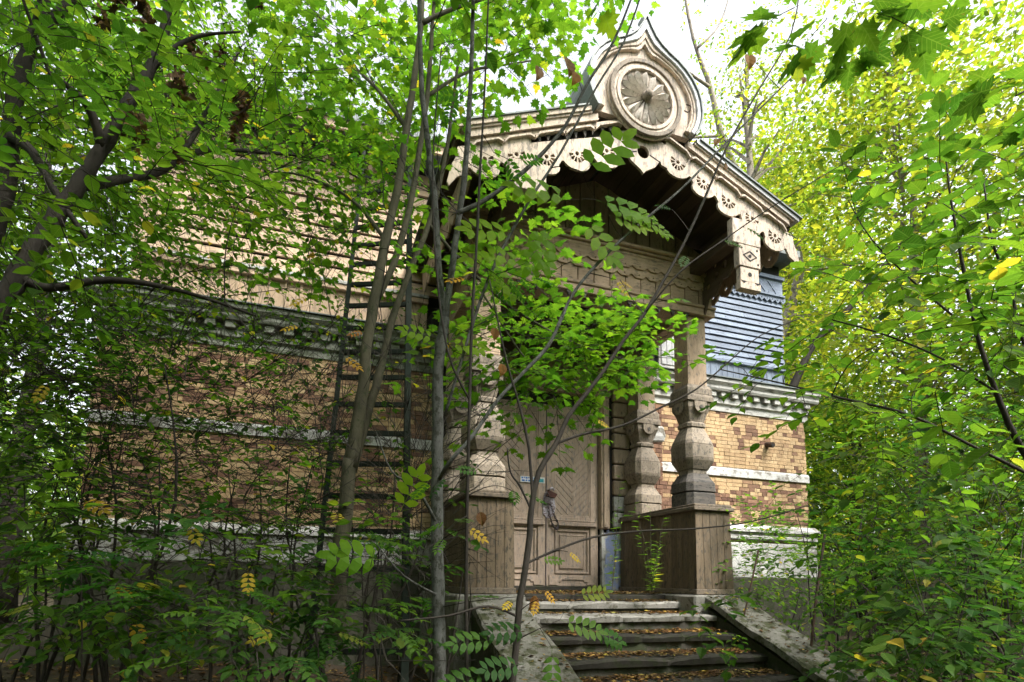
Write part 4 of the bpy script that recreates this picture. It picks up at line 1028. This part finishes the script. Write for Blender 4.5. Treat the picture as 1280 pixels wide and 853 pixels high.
t.fill(120, (100, 330, 250, 430, 4.2, 7.4), 'alt', size=.056); t.fill(50, (300, 500, 240, 420, 4.6, 7.4), 'alt', size=.054); over(t, 1350, (-6.5, 1.8), (-4, 3.6), (3.4, 6.4), size=.125); t.fill(60, (-40, 330, 0, 330, 2.3, 3.3), 'alt', size=.07); t.fill(70, (0, 400, 150, 430, 3.5, 6), 'twig')  # the over call adds an unseen crown that darkens the lower left
dead = [(177, 8), (150, -4), (252, 74), (278, 72), (226, 186), (168, 150), (302, 132), (238, 60), (186, 24), (320, 2), (222, 110), (130, 20), (295, 160), (178, 165)]
for u, v in dead:
    Y = rnd.uniform(3.5, 4.1); c = at(u, v, Y); t.link(c+np.array([0, 0, .08]), .05)
    n = 30; P = c+nr.normal(0, 1, (n, 3))*np.array([.022, .022, .05]); D = nrm(nr.normal(0, .5, (n, 3))+np.array([0, 0, -.9])); N = nrm(nr.normal(0, 1, (n, 3)))
    tv, tf = T_maple(); tv = tv.copy(); tv[:, 2] += .5*tv[:, 1]**2*2-.25*tv[:, 0]
    leaf_mesh('withered_leaf_cluster', (tv, tf), P, D, N, nr.uniform(.035, .06, n), nr.random(n), LM['dead'], t.root)
t.finish(); DONE.append(t)
t = Plant('linden_tree', 'upright dark trunk cut by the left edge of the view beside the leaning tree', 'tree', at(-80, 700, 3.9), 'bark_dark', 'oval', 'oval', 'trees around the house', .08)
t.stem(line(3.9, (-110, 900), (-70, 520), (-25, 330), (4, 240), (12, 170), (22, 110), (38, 55), (55, 5), (66, -50)), [.075, .068, .06, .052, .046, .042, .037, .032, .028], 'trunk', 10, 5, .1)
t.stem(line(3.9, (12, 170), (40, 190, 3.7), (75, 250, 3.6), (110, 300, 3.6)), [.03, .025, .018, .01]); t.stem(line(3.9, (38, 55), (70, 20), (98, -10)), [.035, .03, .02])
t.fill(150, (-120, 180, -80, 260, 3.6, 7), 'alt'); t.fill(60, (-100, 60, 200, 520, 3.6, 6.5), 'alt'); t.finish()

# --- maple with several olive stems in front of the ladder
t = Plant('maple_tree', 'maple with three olive grey stems rising in front of the ladder', 'tree', at(427, 760, 4.0), 'bark_olive', 'maple', 'maple', 'trees around the house', .105)
t.stem(line(4.0, (420, 800), (425, 700), (432, 640), (438, 575)), [.06, .055, .05, .048], 'trunk', 12, 4, .05)
t.stem(line(4.0, (438, 585), (452, 500), (459, 430), (470, 365), (482, 300), (497, 235), (508, 160), (519, 90), (526, 30), (530, -60)), [.048, .043, .039, .038, .032, .03, .027, .024, .021, .018], 'branch', 10, 4, .04)
t.stem(line(4.0, (470, 375), (492, 330), (512, 260), (524, 190), (534, 120), (540, 40), (545, -40)), [.028, .025, .023, .021, .018, .015, .012], 'branch', 8, 4, .04)
t.stem(line(4.1, (440, 590), (462, 510), (476, 460), (490, 400), (512, 340), (536, 280), (556, 200), (566, 130), (575, 60)), [.036, .031, .028, .025, .022, .02, .016, .013, .01], 'branch', 8, 4, .04)
for P_, r_ in ((((526, 30, 4), (570, 10, 4), (640, -10, 4.2), (720, -20, 4.4)), .02), (((508, 160, 4), (470, 110, 4.4), (430, 70, 4.8), (400, 20, 5)), .018), (((534, 120, 4), (585, 90, 4.3), (640, 80, 4.5), (700, 70, 4.6)), .015),
               (((482, 300, 4), (440, 250, 4.4), (380, 220, 4.7), (330, 215, 5)), .016), (((536, 280, 4.1), (580, 330, 4.1), (640, 385, 4.2), (720, 430, 4.3), (800, 455, 4.4)), .014), (((590, 345, 4.1), (650, 440, 4.0), (690, 480, 4.0)), .01)):
    t.stem([at(*q) for q in P_], list(np.linspace(r_, r_*.35, len(P_))))
over(t, 260, (-.5, 4.5), (-1.5, 4.2), (4.3, 6.5), 'opp', .16); t.fill(150, (370, 700, -60, 95, 3.8, 5.9), 'opp', size=.1); t.fill(14, (690, 770, -70, -20, 3.8, 5), 'opp', size=.1); t.fill(60, (480, 580, 0, 180, 4.4, 6), 'opp', size=.09); t.fill(40, (560, 690, -50, 80, 3.4, 4.6), 'opp'); t.fill(110, (300, 500, 100, 330, 4.2, 6.4), 'opp', size=.085); t.fill(26, (490, 600, 120, 300, 3.8, 5), 'opp', size=.095)  # the over call adds unseen maple leaves overhead against the sky light
t.fill(150, (615, 805, 375, 465, 3.7, 4.8), 'opp', size=.092, droop=.15, tmax=.9); t.fill(38, (690, 825, 410, 462, 3.8, 4.7), 'opp', size=.085, droop=.1, tmax=.9); t.fill(20, (590, 700, 255, 380, 3.7, 4.4), 'opp', size=.1, tmax=.9); t.fill(30, (590, 730, 455, 520, 3.7, 4.3), 'opp', size=.09, tmax=.9)
t.fill(8, (560, 610, 330, 520, 3.7, 4.1), 'opp', size=.09)
t.finish()

# --- grey forked sapling close to the camera
t = Plant('ash_sapling', 'slender grey forked sapling standing close in front of the left pedestal', 'sapling', at(549, 900, 2.9), 'bark_grey', 'ash', 'comp5', 'saplings in front of the porch', .26)
t.stem(line(2.9, (551, 960), (549, 850), (548, 760), (546, 660), (547, 560), (547, 480), (551, 430), (556, 398)), [.036, .034, .033, .032, .03, .028, .027, .026], 'trunk', 10, 4, .03)
t.stem(line(2.9, (556, 405), (549, 340), (544, 260), (536, 190), (528, 120), (525, 50), (523, -60)), [.02, .019, .017, .016, .015, .013, .01], 'branch', 8, 4, .03)
t.stem(line(2.9, (555, 402), (563, 350), (571, 290), (580, 225), (586, 150), (590, 60), (593, -60)), [.02, .018, .017, .016, .014, .012, .01], 'branch', 8, 4, .03)
t.stem(line(2.8, (572, 266), (600, 254), (638, 228), (672, 198), (706, 158), (736, 102), (768, 50), (800, -30)), [.013, .012, .012, .011, .010, .009, .008, .006], 'branch', 6)
t.stem(line(2.8, (556, 520, 2.9), (580, 440), (612, 345), (655, 262), (700, 192), (745, 110), (780, 52), (806, -20)), [.008, .008, .009, .008, .007, .007, .006, .005], 'branch', 6)
t.stem(line(2.7, (549, 600, 2.9), (562, 578), (590, 546), (624, 498), (660, 460), (688, 428), (716, 368), (758, 318), (800, 280), (852, 236), (908, 178), (960, 126), (1020, 68), (1060, 30)), [.012, .011, .011, .01, .01, .01, .009, .0085, .008, .007, .0065, .006, .005, .004], 'branch', 6)
t.stem(line(2.9, (549, 660), (520, 610, 2.8), (490, 590, 2.8), (470, 540, 2.8)), [.01, .007, .005, .003], 'branch', 5); t.stem(line(2.9, (548, 745), (505, 720, 2.7), (470, 680, 2.7)), [.008, .005, .003], 'branch', 5)
for u, v, Y, a, sz in ((728, 215, 2.7, 1.2, .3), (745, 250, 2.7, .3, .28), (712, 250, 2.7, 2.6, .26), (730, 275, 2.7, -1, .24), (655, 330, 2.7, 2.6, .22), (690, 295, 2.7, -2, .2), (620, 305, 2.7, -2.4, .18), (560, 430, 2.8, .4, .16), (545, 425, 2.8, 2.4, .14), (640, 290, 2.7, 3.2, .22), (670, 280, 2.6, -1.4, .2), (605, 330, 2.8, -.6, .2), (760, 268, 2.7, 0, .2), (800, 272, 2.7, -.2, .17), (480, 700, 2.7, 2.6, .2), (500, 640, 2.8, 1.4, .18)):
    p = at(u, v, Y); t.link(p, .03); t.leaf(p, (math.cos(a), -.1, .55*math.sin(a)-.15), (rnd.uniform(-.3, .3), -1, .45), sz*1.15, .4+rnd.random()*.5)
for g in ((582, 348, 2.7), (770, 350, 2.65), (584, 660, 2.7)): t.golden(*g, sz=.1)
for g in ((708, 72, 2.75, .12), (674, 84, 2.75, .09), (722, 92, 2.75, .09), (936, 68, 2.7, .11), (897, 174, 2.7, .06), (908, 205, 2.7, .05), (618, 410, 2.8, .07), (628, 455, 2.8, .07), (670, 745, 2.6, .08), (600, 640, 2.7, .07), (1004, 96, 2.7, .06)): t.withered(*g)
for u, v, Y in ((560, 430, 2.9), (520, 300, 2.9), (540, 560, 2.9), (600, 420, 2.8), (560, 250, 2.9), (620, 300, 2.7), (520, 480, 2.9), (600, 520, 2.8)): t.twigs(at(u, v, Y), 6, .28)
t.finish()

# --- dark sapling leaning across the door
t = Plant('rowan_sapling', 'thin dark sapling rising from the left side wall of the stairs across the door', 'sapling', at(640, 860, 2.5), 'bark_dark', 'fern', 'comp', 'saplings in front of the porch', .2)
t.stem(line(2.5, (636, 900), (646, 800), (650, 750), (660, 690), (665, 630), (674, 590), (695, 555), (711, 520), (735, 490), (757, 460), (780, 425), (805, 393), (830, 350), (853, 308), (880, 250), (909, 183), (950, 110), (989, 42), (1002, -30)),
       [.017, .016, .016, .015, .0145, .014, .012, .011, .0105, .010, .009, .009, .008, .0075, .007, .006, .005, .0045, .004], 'trunk', 8, 3, .03)
t.stem(line(2.5, (695, 555), (728, 543), (778, 532), (827, 509), (870, 487), (908, 455), (950, 420), (1000, 398)), [.007, .0065, .006, .0055, .005, .004, .003, .003], 'branch', 6)
t.stem(line(2.5, (655, 706), (690, 690), (740, 672), (800, 664), (870, 661), (940, 652), (1010, 632)), [.007, .006, .006, .005, .0045, .004, .003], 'branch', 6)
t.stem(line(2.5, (666, 625), (661, 560), (650, 510), (634, 455), (622, 400), (612, 350)), [.008, .007, .006, .005, .004, .003], 'branch', 6)
t.stem(line(2.5, (665, 640), (650, 608), (638, 590), (634, 560)), [.006, .005, .004, .003], 'branch', 5); t.stem(line(2.5, (650, 772), (610, 758), (560, 770), (500, 776)), [.007, .006, .005, .003], 'branch', 5)
t.stem(line(2.4, (805, 393, 2.5), (850, 340), (905, 300), (960, 262), (1020, 225), (1080, 190)), [.005, .0045, .004, .0035, .003, .002], 'branch', 5)
for u, v, a, sz in ((700, 775, -.3, .2), (690, 810, -1.6, .2), (660, 790, 2.6, .18), (720, 745, .6, .15), (675, 700, .4, .1), (740, 790, -.2, .16), (655, 830, 3, .2), (620, 800, 2.8, .2), (610, 840, 3.3, .2), (600, 590, 2.8, .1), (900, 300, .2, .12), (930, 285, 0, .12), (860, 320, -2, .1), (975, 290, .1, .11), (840, 262, 2.7, .09)):
    p = at(u, v, 2.45); t.link(p, .02); t.leaf(p, (math.cos(a), -.2, .45*math.sin(a)-.12), (rnd.uniform(-.3, .3), -.8, .6), sz, rnd.random()*.85)
for g in ((672, 750, 2.4), (680, 738, 2.4), (745, 525, 2.45), (640, 752, 2.4), (710, 690, 2.4), (775, 350, 2.4)): t.golden(*g, sz=.06)
t.finish()
t = Plant('thin_sapling', 'very thin straight dark stem running up left of the porch opening', 'sapling', at(588, 880, 2.6), 'bark_dark', 'fern', 'comp', 'saplings in front of the porch', .16)
t.stem(line(2.6, (584, 900), (583, 740), (584, 620), (587, 500), (590, 400), (596, 300), (600, 215), (606, 110), (612, -40)), [.009, .009, .008, .008, .007, .007, .006, .005, .004], 'trunk', 6)
t.stem(line(2.6, (587, 500), (560, 440), (545, 330), (541, 200), (552, 60)), [.006, .005, .005, .004, .003], 'branch', 5)
t.fill(5, (560, 640, 560, 760, 2.5, 2.7), 'pin', n=2, size=.13, ln=.15); t.fill(5, (560, 640, 60, 360, 2.5, 2.8), 'pin', n=2, size=.14, ln=.15); t.finish()

# --- big leaved cherry at the right, close
t = Plant('bird_cherry', 'bird cherry with large bright oval leaves hanging in from the right', 'tree', at(1390, 760, 2.6), 'bark_dark', 'oval', 'oval', 'trees around the house', .1)
t.stem(line(2.6, (1420, 900), (1370, 760), (1310, 620), (1268, 545), (1245, 490), (1222, 420), (1205, 340), (1190, 260), (1180, 180)), [.04, .035, .028, .022, .018, .014, .011, .008, .005], 'trunk', 8)
t.stem(line(2.6, (1300, 600), (1220, 560), (1140, 520), (1060, 500), (980, 480), (900, 462)), [.012, .01, .009, .007, .005, .003]); t.stem(line(2.5, (1310, 520), (1280, 430), (1262, 360), (1240, 300), (1230, 230)), [.014, .012, .01, .008, .005])
t.stem(line(2.6, (1245, 490), (1180, 450), (1110, 420), (1040, 400)), [.009, .007, .006, .004]); t.stem(line(2.7, (1222, 420), (1150, 360), (1090, 300), (1060, 250)), [.009, .007, .005, .003])
t.fill(52, (1060, 1300, 200, 440, 2.0, 3.0), 'alt', n=6, size=.12, ln=.38, droop=.1); t.fill(15, (1170, 1300, 150, 360, 1.6, 2.2), 'alt', n=5, size=.12, ln=.32, droop=.1); t.fill(30, (1000, 1260, 400, 520, 2.1, 3.1), 'alt', n=6, size=.1, ln=.35); t.fill(22, (1150, 1300, 300, 560, 1.5, 2.1), 'alt', n=5, size=.115, ln=.3); t.fill(14, (880, 1000, 440, 485, 2.5, 3.0), 'alt', n=5, size=.07, ln=.25, droop=.1); t.fill(55, (1060, 1300, 480, 700, 2.4, 3.8), 'alt', n=6, size=.09)
t.finish()
# --- maple boughs at the upper right corner
t = Plant('maple_bough', 'maple bough with very large leaves hanging from the top right edge', 'tree', at(1500, 500, 2.0), 'bark_dark', 'oval', 'maple', 'trees around the house', .17)
t.stem(line(2.0, (1700, 700), (1640, 300), (1520, 40), (1380, -80), (1240, -110), (1130, -90), (1050, -60)), [.05, .045, .035, .025, .018, .012, .006], 'trunk', 8)
t.stem(line(2.0, (1520, 40), (1420, 60), (1330, 90), (1270, 120)), [.018, .013, .01, .005])
for box, n in (((965, 1115, -40, 35, 1.8, 2.2), 6), ((1225, 1310, 70, 190, 1.8, 2.2), 7), ((1130, 1300, -60, -5, 1.9, 2.4), 4)): t.fill(n, box, 'opp', n=2, size=.19, ln=.16)
for u, v, Y in ((935, 78, 2.4), (898, 182, 2.4), (960, 98, 2.4), (915, 35, 2.3), (675, 95, 2.8), (712, 75, 2.8), (712, 100, 2.8)):
    pass
t.finish()

# --- thicket shrubs
def shrub(label, base, n, h, spread, regions, lm='dark', tm='oval', sz=.07, name='shrub', group='shrubs of the thicket', lean=(0, 0), twig=0, gold=()):
    s = Plant(name, label, 'shrub', base, 'bark_dark', lm, tm, group, sz)
    for k in range(n):
        a = rnd.uniform(0, 2*PI); b = np.array([base[0]+.14*math.cos(a), base[1]+.14*math.sin(a), ground_z(base[0], base[1])-.1]); hh = h*rnd.uniform(.6, 1.1)
        e = b+np.array([math.cos(a)*spread*rnd.uniform(.4, 1)+lean[0], math.sin(a)*spread*.6*rnd.uniform(.3, 1)+lean[1], hh]); w_ = rnd.uniform(-.12, .12)
        s.stem([b, b+(e-b)*.3+np.array([w_, -w_, .1]), b+(e-b)*.65+np.array([-w_, w_*.5, .12]), e], [.017*rnd.uniform(.6, 1.2), .012, .008, .003], 'stem', 5, 4, .05)
    for kind, cnt, box, kw in regions: s.fill(cnt, box, kind, **kw)
    for g in gold: s.golden(*g, sz=rnd.uniform(.09, .13))
    s.finish(220)
    return s
def gb(x, y): return (x, y, ground_z(x, y))
LB = [  # left thicket: base, label
 ((-2.6, 4.3), 9, 2.6, .7, (-40, 150, 400, 640, 3.4, 5.4), 'dense leafy shrub at the left edge below the leaning trunk'),
 ((-1.7, 4.7), 8, 2.7, .7, (40, 240, 410, 640, 3.8, 6.0), 'many stemmed bare legged shrub before the left brick corner'),
 ((-.9, 4.2), 8, 2.4, .6, (170, 350, 420, 660, 3.6, 5.6), 'thin dark shrub with few yellow leaves before the white plinth'),
 ((-.3, 5.0), 7, 2.5, .6, (260, 430, 420, 660, 4.2, 6.4), 'airy shrub growing between the brick wall and the ladder foot'),
 ((.25, 4.3), 7, 2.1, .5, (360, 520, 460, 700, 3.8, 5.6), 'tangled dark shrub around the foot of the maple stems'),
 ((.9, 4.6), 7, 1.9, .35, (470, 570, 520, 720, 4.0, 5.6), 'dead dark brush packed beside the left pedestal')]
for i, (b, n, h, sp, rg, lab) in enumerate(LB):
    wide = (rg[0], rg[1], rg[2], rg[3], rg[4], rg[5]); low = (rg[0], rg[1], 620, 800, 3.0, 4.6)
    shrub(lab, gb(*b), n, h, sp, [('twig', 58, wide, dict(n=6, L=.5)), ('twig', 12, low, dict(n=5, L=.4)), ('alt', (190, 150, 105, 95, 45, 8)[i], wide, dict(n=7, ln=.3)), ('alt', (58, 60, 55, 48, 38, 15)[i], low, dict(n=6, ln=.28, size=.072))], lm='dark' if i % 2 else 'oval', sz=.056,
          gold=[[(105, 625, 3.3)], [(60, 480, 3.6), (140, 735, 3.4)], [(235, 652, 3.2), (170, 775, 3.2), (310, 712, 3.1), (345, 788, 3.1)], [(385, 372, 4.2), (375, 408, 3.9), (430, 445, 3.6)], [(455, 415, 3.8), (420, 640, 3.4)], []][i])
# rowan seedlings along the bottom left
for i, (u, v, Y, lab) in enumerate(((470, 760, 3.2, 'low rowan seedling with green feathery leaves left of the grey sapling'), (395, 800, 3.0, 'rowan seedling in the bottom left thicket below the maple stems'), (230, 770, 3.0, 'rowan seedling with a yellowing leaf low in the left thicket'), (100, 720, 3.0, 'leafy seedling near the bottom left corner'), (450, 690, 3.4, 'feathery green seedling under the maple trunk'), (320, 830, 2.7, 'small seedling at the bottom edge in the left thicket'))):
    b = at(u, v, Y); s = Plant('rowan_seedling', lab, 'seedling', gb(b[0], b[1]), 'bark_dark', 'fern', 'comp', 'rowan seedlings', .2)
    g0 = np.array(gb(b[0], b[1])); s.stem([g0, (g0+b)/2+np.array([.05, 0, 0]), b+np.array([0, 0, .05])], [.007, .005, .003], 'stem', 5)
    s.fill(9, (u-70, u+70, v-45, min(v+60, 850), Y-.35, Y+.35), 'pin', n=3, size=.17, ln=.14); s.finish()
# right undergrowth
RB = [
 ((6.3, 6.6), 7, 1.2, .5, (915, 1060, 625, 745, 5.5, 7.5), 'pale leaved bush growing against the white plinth right of the porch', 'oval'),
 ((5.6, 4.0), 8, 1.7, .6, (1040, 1230, 600, 830, 3.2, 4.8), 'dark green bush beside the right stair wall', 'dark'),
 ((7.4, 6.6), 8, 2.8, .8, (1020, 1180, 520, 680, 5, 8), 'tall loose bush at the right corner of the brick house', 'oval'),
 ((6.3, 3.6), 8, 2.2, .8, (1120, 1300, 500, 720, 3.0, 5.0), 'broad bush with red brown twigs right of the stairs', 'dark'),
 ((5.1, 2.7), 7, 1.3, .5, (1120, 1300, 690, 853, 2.2, 3.6), 'low bush filling the bottom right corner', 'dark'),
 ((8.4, 5.4), 8, 3.2, .9, (1100, 1300, 430, 640, 4.2, 8), 'high arching bush behind the big leaved cherry', 'oval'),
 ((10.6, 8.4), 8, 3.2, 1.2, (1020, 1290, 430, 620, 8, 11), 'bright green bush standing behind the house corner', 'oval'),
 ((12.5, 7.5), 8, 3.0, 1.2, (1120, 1290, 520, 700, 6, 9), 'green bush in the wood edge beyond the right corner', 'oval')]
for i, (b, n, h, sp, rg, lab, lm) in enumerate(RB):
    cnt = (230, 105, 36, 120, 90, 40, 60, 60)[i]
    if i == 1: RXT = [('alt', 7, (860, 960, 735, 800, 3.0, 3.6), dict(n=5, ln=.3, size=.1))]
    else: RXT = []
    shrub(lab, gb(*b), n, h, sp, RXT+[('alt', cnt, rg, dict(n=7, ln=.4)), ('alt', cnt//3, (rg[0], rg[1], rg[3]-60, min(rg[3]+110, 853), max(rg[4]-.8, 2.3), rg[5]), dict(n=7, ln=.4)), ('twig', 16, rg, dict(n=5, L=.45))], lm=lm, sz=(.07, .095, .08, .105, .1, .1, .12, .12)[i], tm='oval' if i < 6 else 'small')
# weeds on the stair landing
for i, (u, v, Y, lab) in enumerate(((765, 738, 6.25, 'tall narrow leaved weed growing before the right pedestal'), (815, 742, 6.1, 'bushier narrow leaved weed at the front corner of the right pedestal'))):
    b = at(u, v, Y); s = Plant('weed', lab, 'weed', b, 'bark_olive', 'oval', 'lance', 'weeds on the landing', .13)
    for k in range(4+i*4):
        e = b+np.array([rnd.uniform(-.22, .22), rnd.uniform(-.15, .1), rnd.uniform(.35, 1.45-.35*i)]); P = [b, b+(e-b)*.4+np.array([rnd.uniform(-.05, .05), 0, .08]), b+(e-b)*.75+np.array([0, 0, .05]), e]
        s.stem(P, [.004, .003, .002, .001], 'stem', 4)
        for q in range(16):
            t_ = (q+1)/16; p = b+(e-b)*t_+np.array([0, 0, .06*math.sin(t_*PI)]); a = rnd.uniform(0, 2*PI)
            s.leaf(p, (math.cos(a), math.sin(a), .35), (rnd.uniform(-.2, .2), -.3, 1), s.size*rnd.uniform(.6, 1.1), .3+.6*rnd.random())
    s.finish(100, 8)

# --- trees further off: tapered trunk, limbs, clumped crown
def far_tree(label, x, y, h, r, bark, lm, ncl, nl, ls, zlow=.3, name='woodland_tree', rx=None, group='woodland trees beyond the house', trunk_r=.16, sparse=False):
    z0 = ground_z(x, y)-.1; s = Plant(name, label, 'tree', (x, y, z0), bark, lm, 'small', group, ls); b = np.array([x, y, z0])
    wob = [np.array([rnd.uniform(-.3, .3), rnd.uniform(-.3, .3), 0])*(k/4) for k in range(6)]
    s.stem([b+np.array([0, 0, h*t_])+wob[k] for k, t_ in enumerate((0, .2, .42, .62, .82, .98))], [trunk_r*q for q in (1.15, .95, .75, .55, .33, .08)], 'trunk', 9, 3, .08)
    tops = []; rx = rx or r
    for k in range(ncl):
        t_ = zlow+(1-zlow)*rnd.random()**.8; rr = r*math.sin(PI*min(1, (t_-zlow)/(1-zlow)*.85+.14))*rnd.uniform(.35, 1.); a = rnd.uniform(0, 2*PI)
        c = b+np.array([math.cos(a)*rr*rx/r, math.sin(a)*rr, h*t_]); tops.append(c)
    for k, c in enumerate(tops):
        i0 = b+np.array([0, 0, max(.15*h, (c[2]-z0)-.35*np.hypot(*(c-b)[:2])-.3)]); s.tw.tube([i0, i0+(c-i0)*.5+np.array([0, 0, .15]), c], [trunk_r*.25, trunk_r*.14, .012], 4)
    n = nl; ci = nr.randint(0, len(tops), n); C_ = np.array(tops)[ci]; R_ = r*(.34 if not sparse else .26)
    P = C_+nr.normal(0, 1, (n, 3))*np.array([R_, R_, R_*.55]); D = nrm(nr.normal(0, 1, (n, 3))*np.array([1, 1, .5])); N = nrm(nr.normal(0, .55, (n, 3))+np.array([0, 0, 1.]))
    tone = nr.random(len(tops))[ci]*.5+nr.random(n)*.5
    s.tw.build('limbs', M[bark], s.root, kind='stuff'); s.tw = MB()
    tag(leaf_mesh('crown', 'small', P, D, N, ls*nr.uniform(.6, 1.3, n), tone, LM[lm], s.root), kind='stuff')
far_tree('yellow green tree filling the sky at the upper right', 14.5, 10, 16, 4.0, 'bark_pale', 'yellow', 110, 22000, .19, .12)
far_tree('tall yellow green tree right of the crest', 18.5, 18, 20, 4.2, 'bark_pale', 'yellow', 130, 26000, .24, .15, trunk_r=.22)
far_tree('broad light green tree at the right edge behind the cherry', 14, 5.2, 9, 3.2, 'bark_dark', 'far', 60, 12000, .15, .1)
far_tree('tree with thick pale trunk rising behind the blue boarded wall', 10.35, 11.0, 15, 1.8, 'bark_pale', 'yellow', 30, 2600, .11, .35, trunk_r=.24, sparse=True)
far_tree('bushy low tree at the end of the wood clearing', 17, 14, 7, 3.2, 'bark_dark', 'far', 80, 16000, .17, .03)
far_tree('green tree low behind the right bushes', 19, 9, 8, 3.4, 'bark_dark', 'far', 70, 10000, .16, .05)
far_tree('yellowing tree beyond the clearing', 19.5, 20, 14, 4.5, 'bark_pale', 'yellow', 80, 11000, .22, .1, trunk_r=.22)
far_tree('pale birch like tree far behind the crest', 12.5, 24, 21, 2.6, 'bark_pale', 'yellow', 40, 2600, .16, .4, trunk_r=.2, sparse=True)
far_tree('dense green tree beyond the left house corner', -6.5, 9.5, 9, 2.8, 'bark_dark', 'far', 90, 22000, .15, .04)
far_tree('bright green tree at the left edge behind the thicket', -7.5, 6.2, 9, 2.8, 'bark_dark', 'far', 90, 22000, .14, .04)
far_tree('tall tree behind the left roof corner', -5.5, 14, 15, 3.6, 'bark_dark', 'far', 50, 5000, .18, .2, trunk_r=.2)
far_tree('round crowned tree behind the house roof', .5, 18, 16, 3.8, 'bark_dark', 'far', 40, 4000, .19, .4, trunk_r=.22)
far_tree('broad tree filling the gap between the yellow trees', 16.5, 7.5, 14, 3.8, 'bark_pale', 'yellow', 100, 20000, .18, .08)
far_tree('tree far left in the wood', -12, 13, 12, 4, 'bark_dark', 'far', 70, 9000, .2, .1)
# thin bare limbed tree against the white sky right of the crest
s = Plant('thin_tree', 'slender leaning tree with few leaves against the white sky right of the crest', 'tree', (11.3, 12.5, -1.3), 'bark_pale', 'yellow', 'small', 'woodland trees beyond the house', .1)
s.stem([(11.3, 12.5, -1.3), (11.2, 12.4, 4)]+line(12.2, (1000, 340), (955, 265), (922, 215), (902, 170), (888, 110), (870, 60), (858, 5), (850, -60)), [.2, .17, .13, .11, .1, .085, .07, .05, .04, .03], 'trunk', 8)
for P_, r_ in ((((888, 110), (850, 82), (815, 45), (790, 38)), .05), (((905, 170), (870, 172), (835, 175), (815, 178)), .045), (((930, 230), (975, 190), (1000, 120), (1010, 40)), .05), (((955, 265), (1010, 250), (1060, 215)), .05), (((872, 60), (900, 30), (915, -20)), .035), (((1000, 340), (1060, 330), (1110, 300)), .05)):
    s.stem([at(q[0], q[1], 12.1) for q in P_], list(np.linspace(r_, .012, len(P_))), 'branch', 5)
s.fill(150, (850, 1080, -30, 330, 11.2, 13), 'alt', n=7, ln=.6, size=.12); s.fill(50, (860, 1000, 0, 300, 11.5, 12.8), 'twig', n=5, L=.7); s.finish(0)
# dark bough at the right
s = Plant('leaning_tree', 'dark leaning trunk crossing behind the right hand leaves', 'tree', (9.3, 9.4, -1.2), 'bark_dark', 'oval', 'small', 'trees around the house', .09)
s.stem([(9.3, 9.5, -1.3), (9.3, 9.4, 1), (9.3, 9.4, 3.2)]+line(9.3, (1012, 440), (1048, 400), (1078, 368), (1096, 344), (1130, 300), (1170, 240)), [.13, .11, .1, .08, .065, .06, .055, .04, .02], 'trunk', 8); s.fill(60, (1030, 1230, 180, 420, 6.5, 9), 'alt', n=7, size=.09); s.finish(150)
# the wood beyond, one mass; unseen part behind camera added against sky light
def wood():
    n = 200000; a = nr.uniform(-PI, PI, n); d = np.where(np.abs(a) < 1.5, nr.uniform(24, 44, n), nr.uniform(11, 26, n)); X = np.sin(a)*d; Y = np.cos(a)*d
    top = 9+3*np.sin(a*9)+2*np.sin(a*23+1); Z = -1+nr.random(n)**1.3*top
    P = np.stack([X, Y, Z], 1); P += nr.normal(0, .5, (n, 3)); D = nrm(nr.normal(0, 1, (n, 3))); N = nrm(nr.normal(0, .8, (n, 3))+np.array([0, -.4, .8]))
    tag(leaf_mesh('distant_wood', 'small', P, D, N, nr.uniform(.3, .6, n), nr.random(n), LM['far'], None), kind='stuff')
wood()

# --- leaf litter
def litter(name, pts, sz, kind='stuff', parent=None, flat=.25):
    P = np.array(pts); n = len(P); a = nr.uniform(0, 2*PI, n); D = np.stack([np.cos(a), np.sin(a), nr.uniform(-.2, .2, n)], 1); N = nrm(nr.normal(0, flat, (n, 3))+np.array([0, 0, 1.]))
    o = leaf_mesh(name, TM['small'] if True else 0, P, D, N, nr.uniform(.6, 1.3, n)*sz, nr.random(n), LM['litter'], parent); tag(o, kind=kind); return o
pts = []
for _ in range(30000):
    x, y = rnd.uniform(-5, 11), rnd.uniform(.6, 7.9)
    if 1.5 < x < 5.4 and y > 3.5: continue
    pts.append((x, y, ground_z(x, y)+rnd.uniform(.0, .03)))
litter('leaf_litter', pts, .07)
pts = []
for _ in range(1500):
    x, y = rnd.uniform(2.2, 4.65), 6.62+abs(rnd.gauss(0, .6))
    if y < 8.05: pts.append((x, y, -.05+rnd.uniform(0, .03)))
for y0, y1, z, _m in steps:
    dens = 600 if z > -.3 else 1300
    for _ in range(dens):
        x = rnd.uniform(2.2, 4.66); 
        if z > -.3 and rnd.random() < .4: x = rnd.uniform(3.9, 4.66)
        y = y0+.03+(rnd.random()**.45)*.39; pts.append((x, y, z+.008+rnd.uniform(0, .02)))
for _ in range(900):
    s_ = rnd.random(); x = rnd.choice([rnd.uniform(1.66, 2.2), rnd.uniform(4.7, 5.2)]); 
    if rnd.random() < .55: continue
    pts.append((x, 6.05-2.5*s_, -.035-1.025*s_+.012))
litter('fallen_leaves', pts, .055)
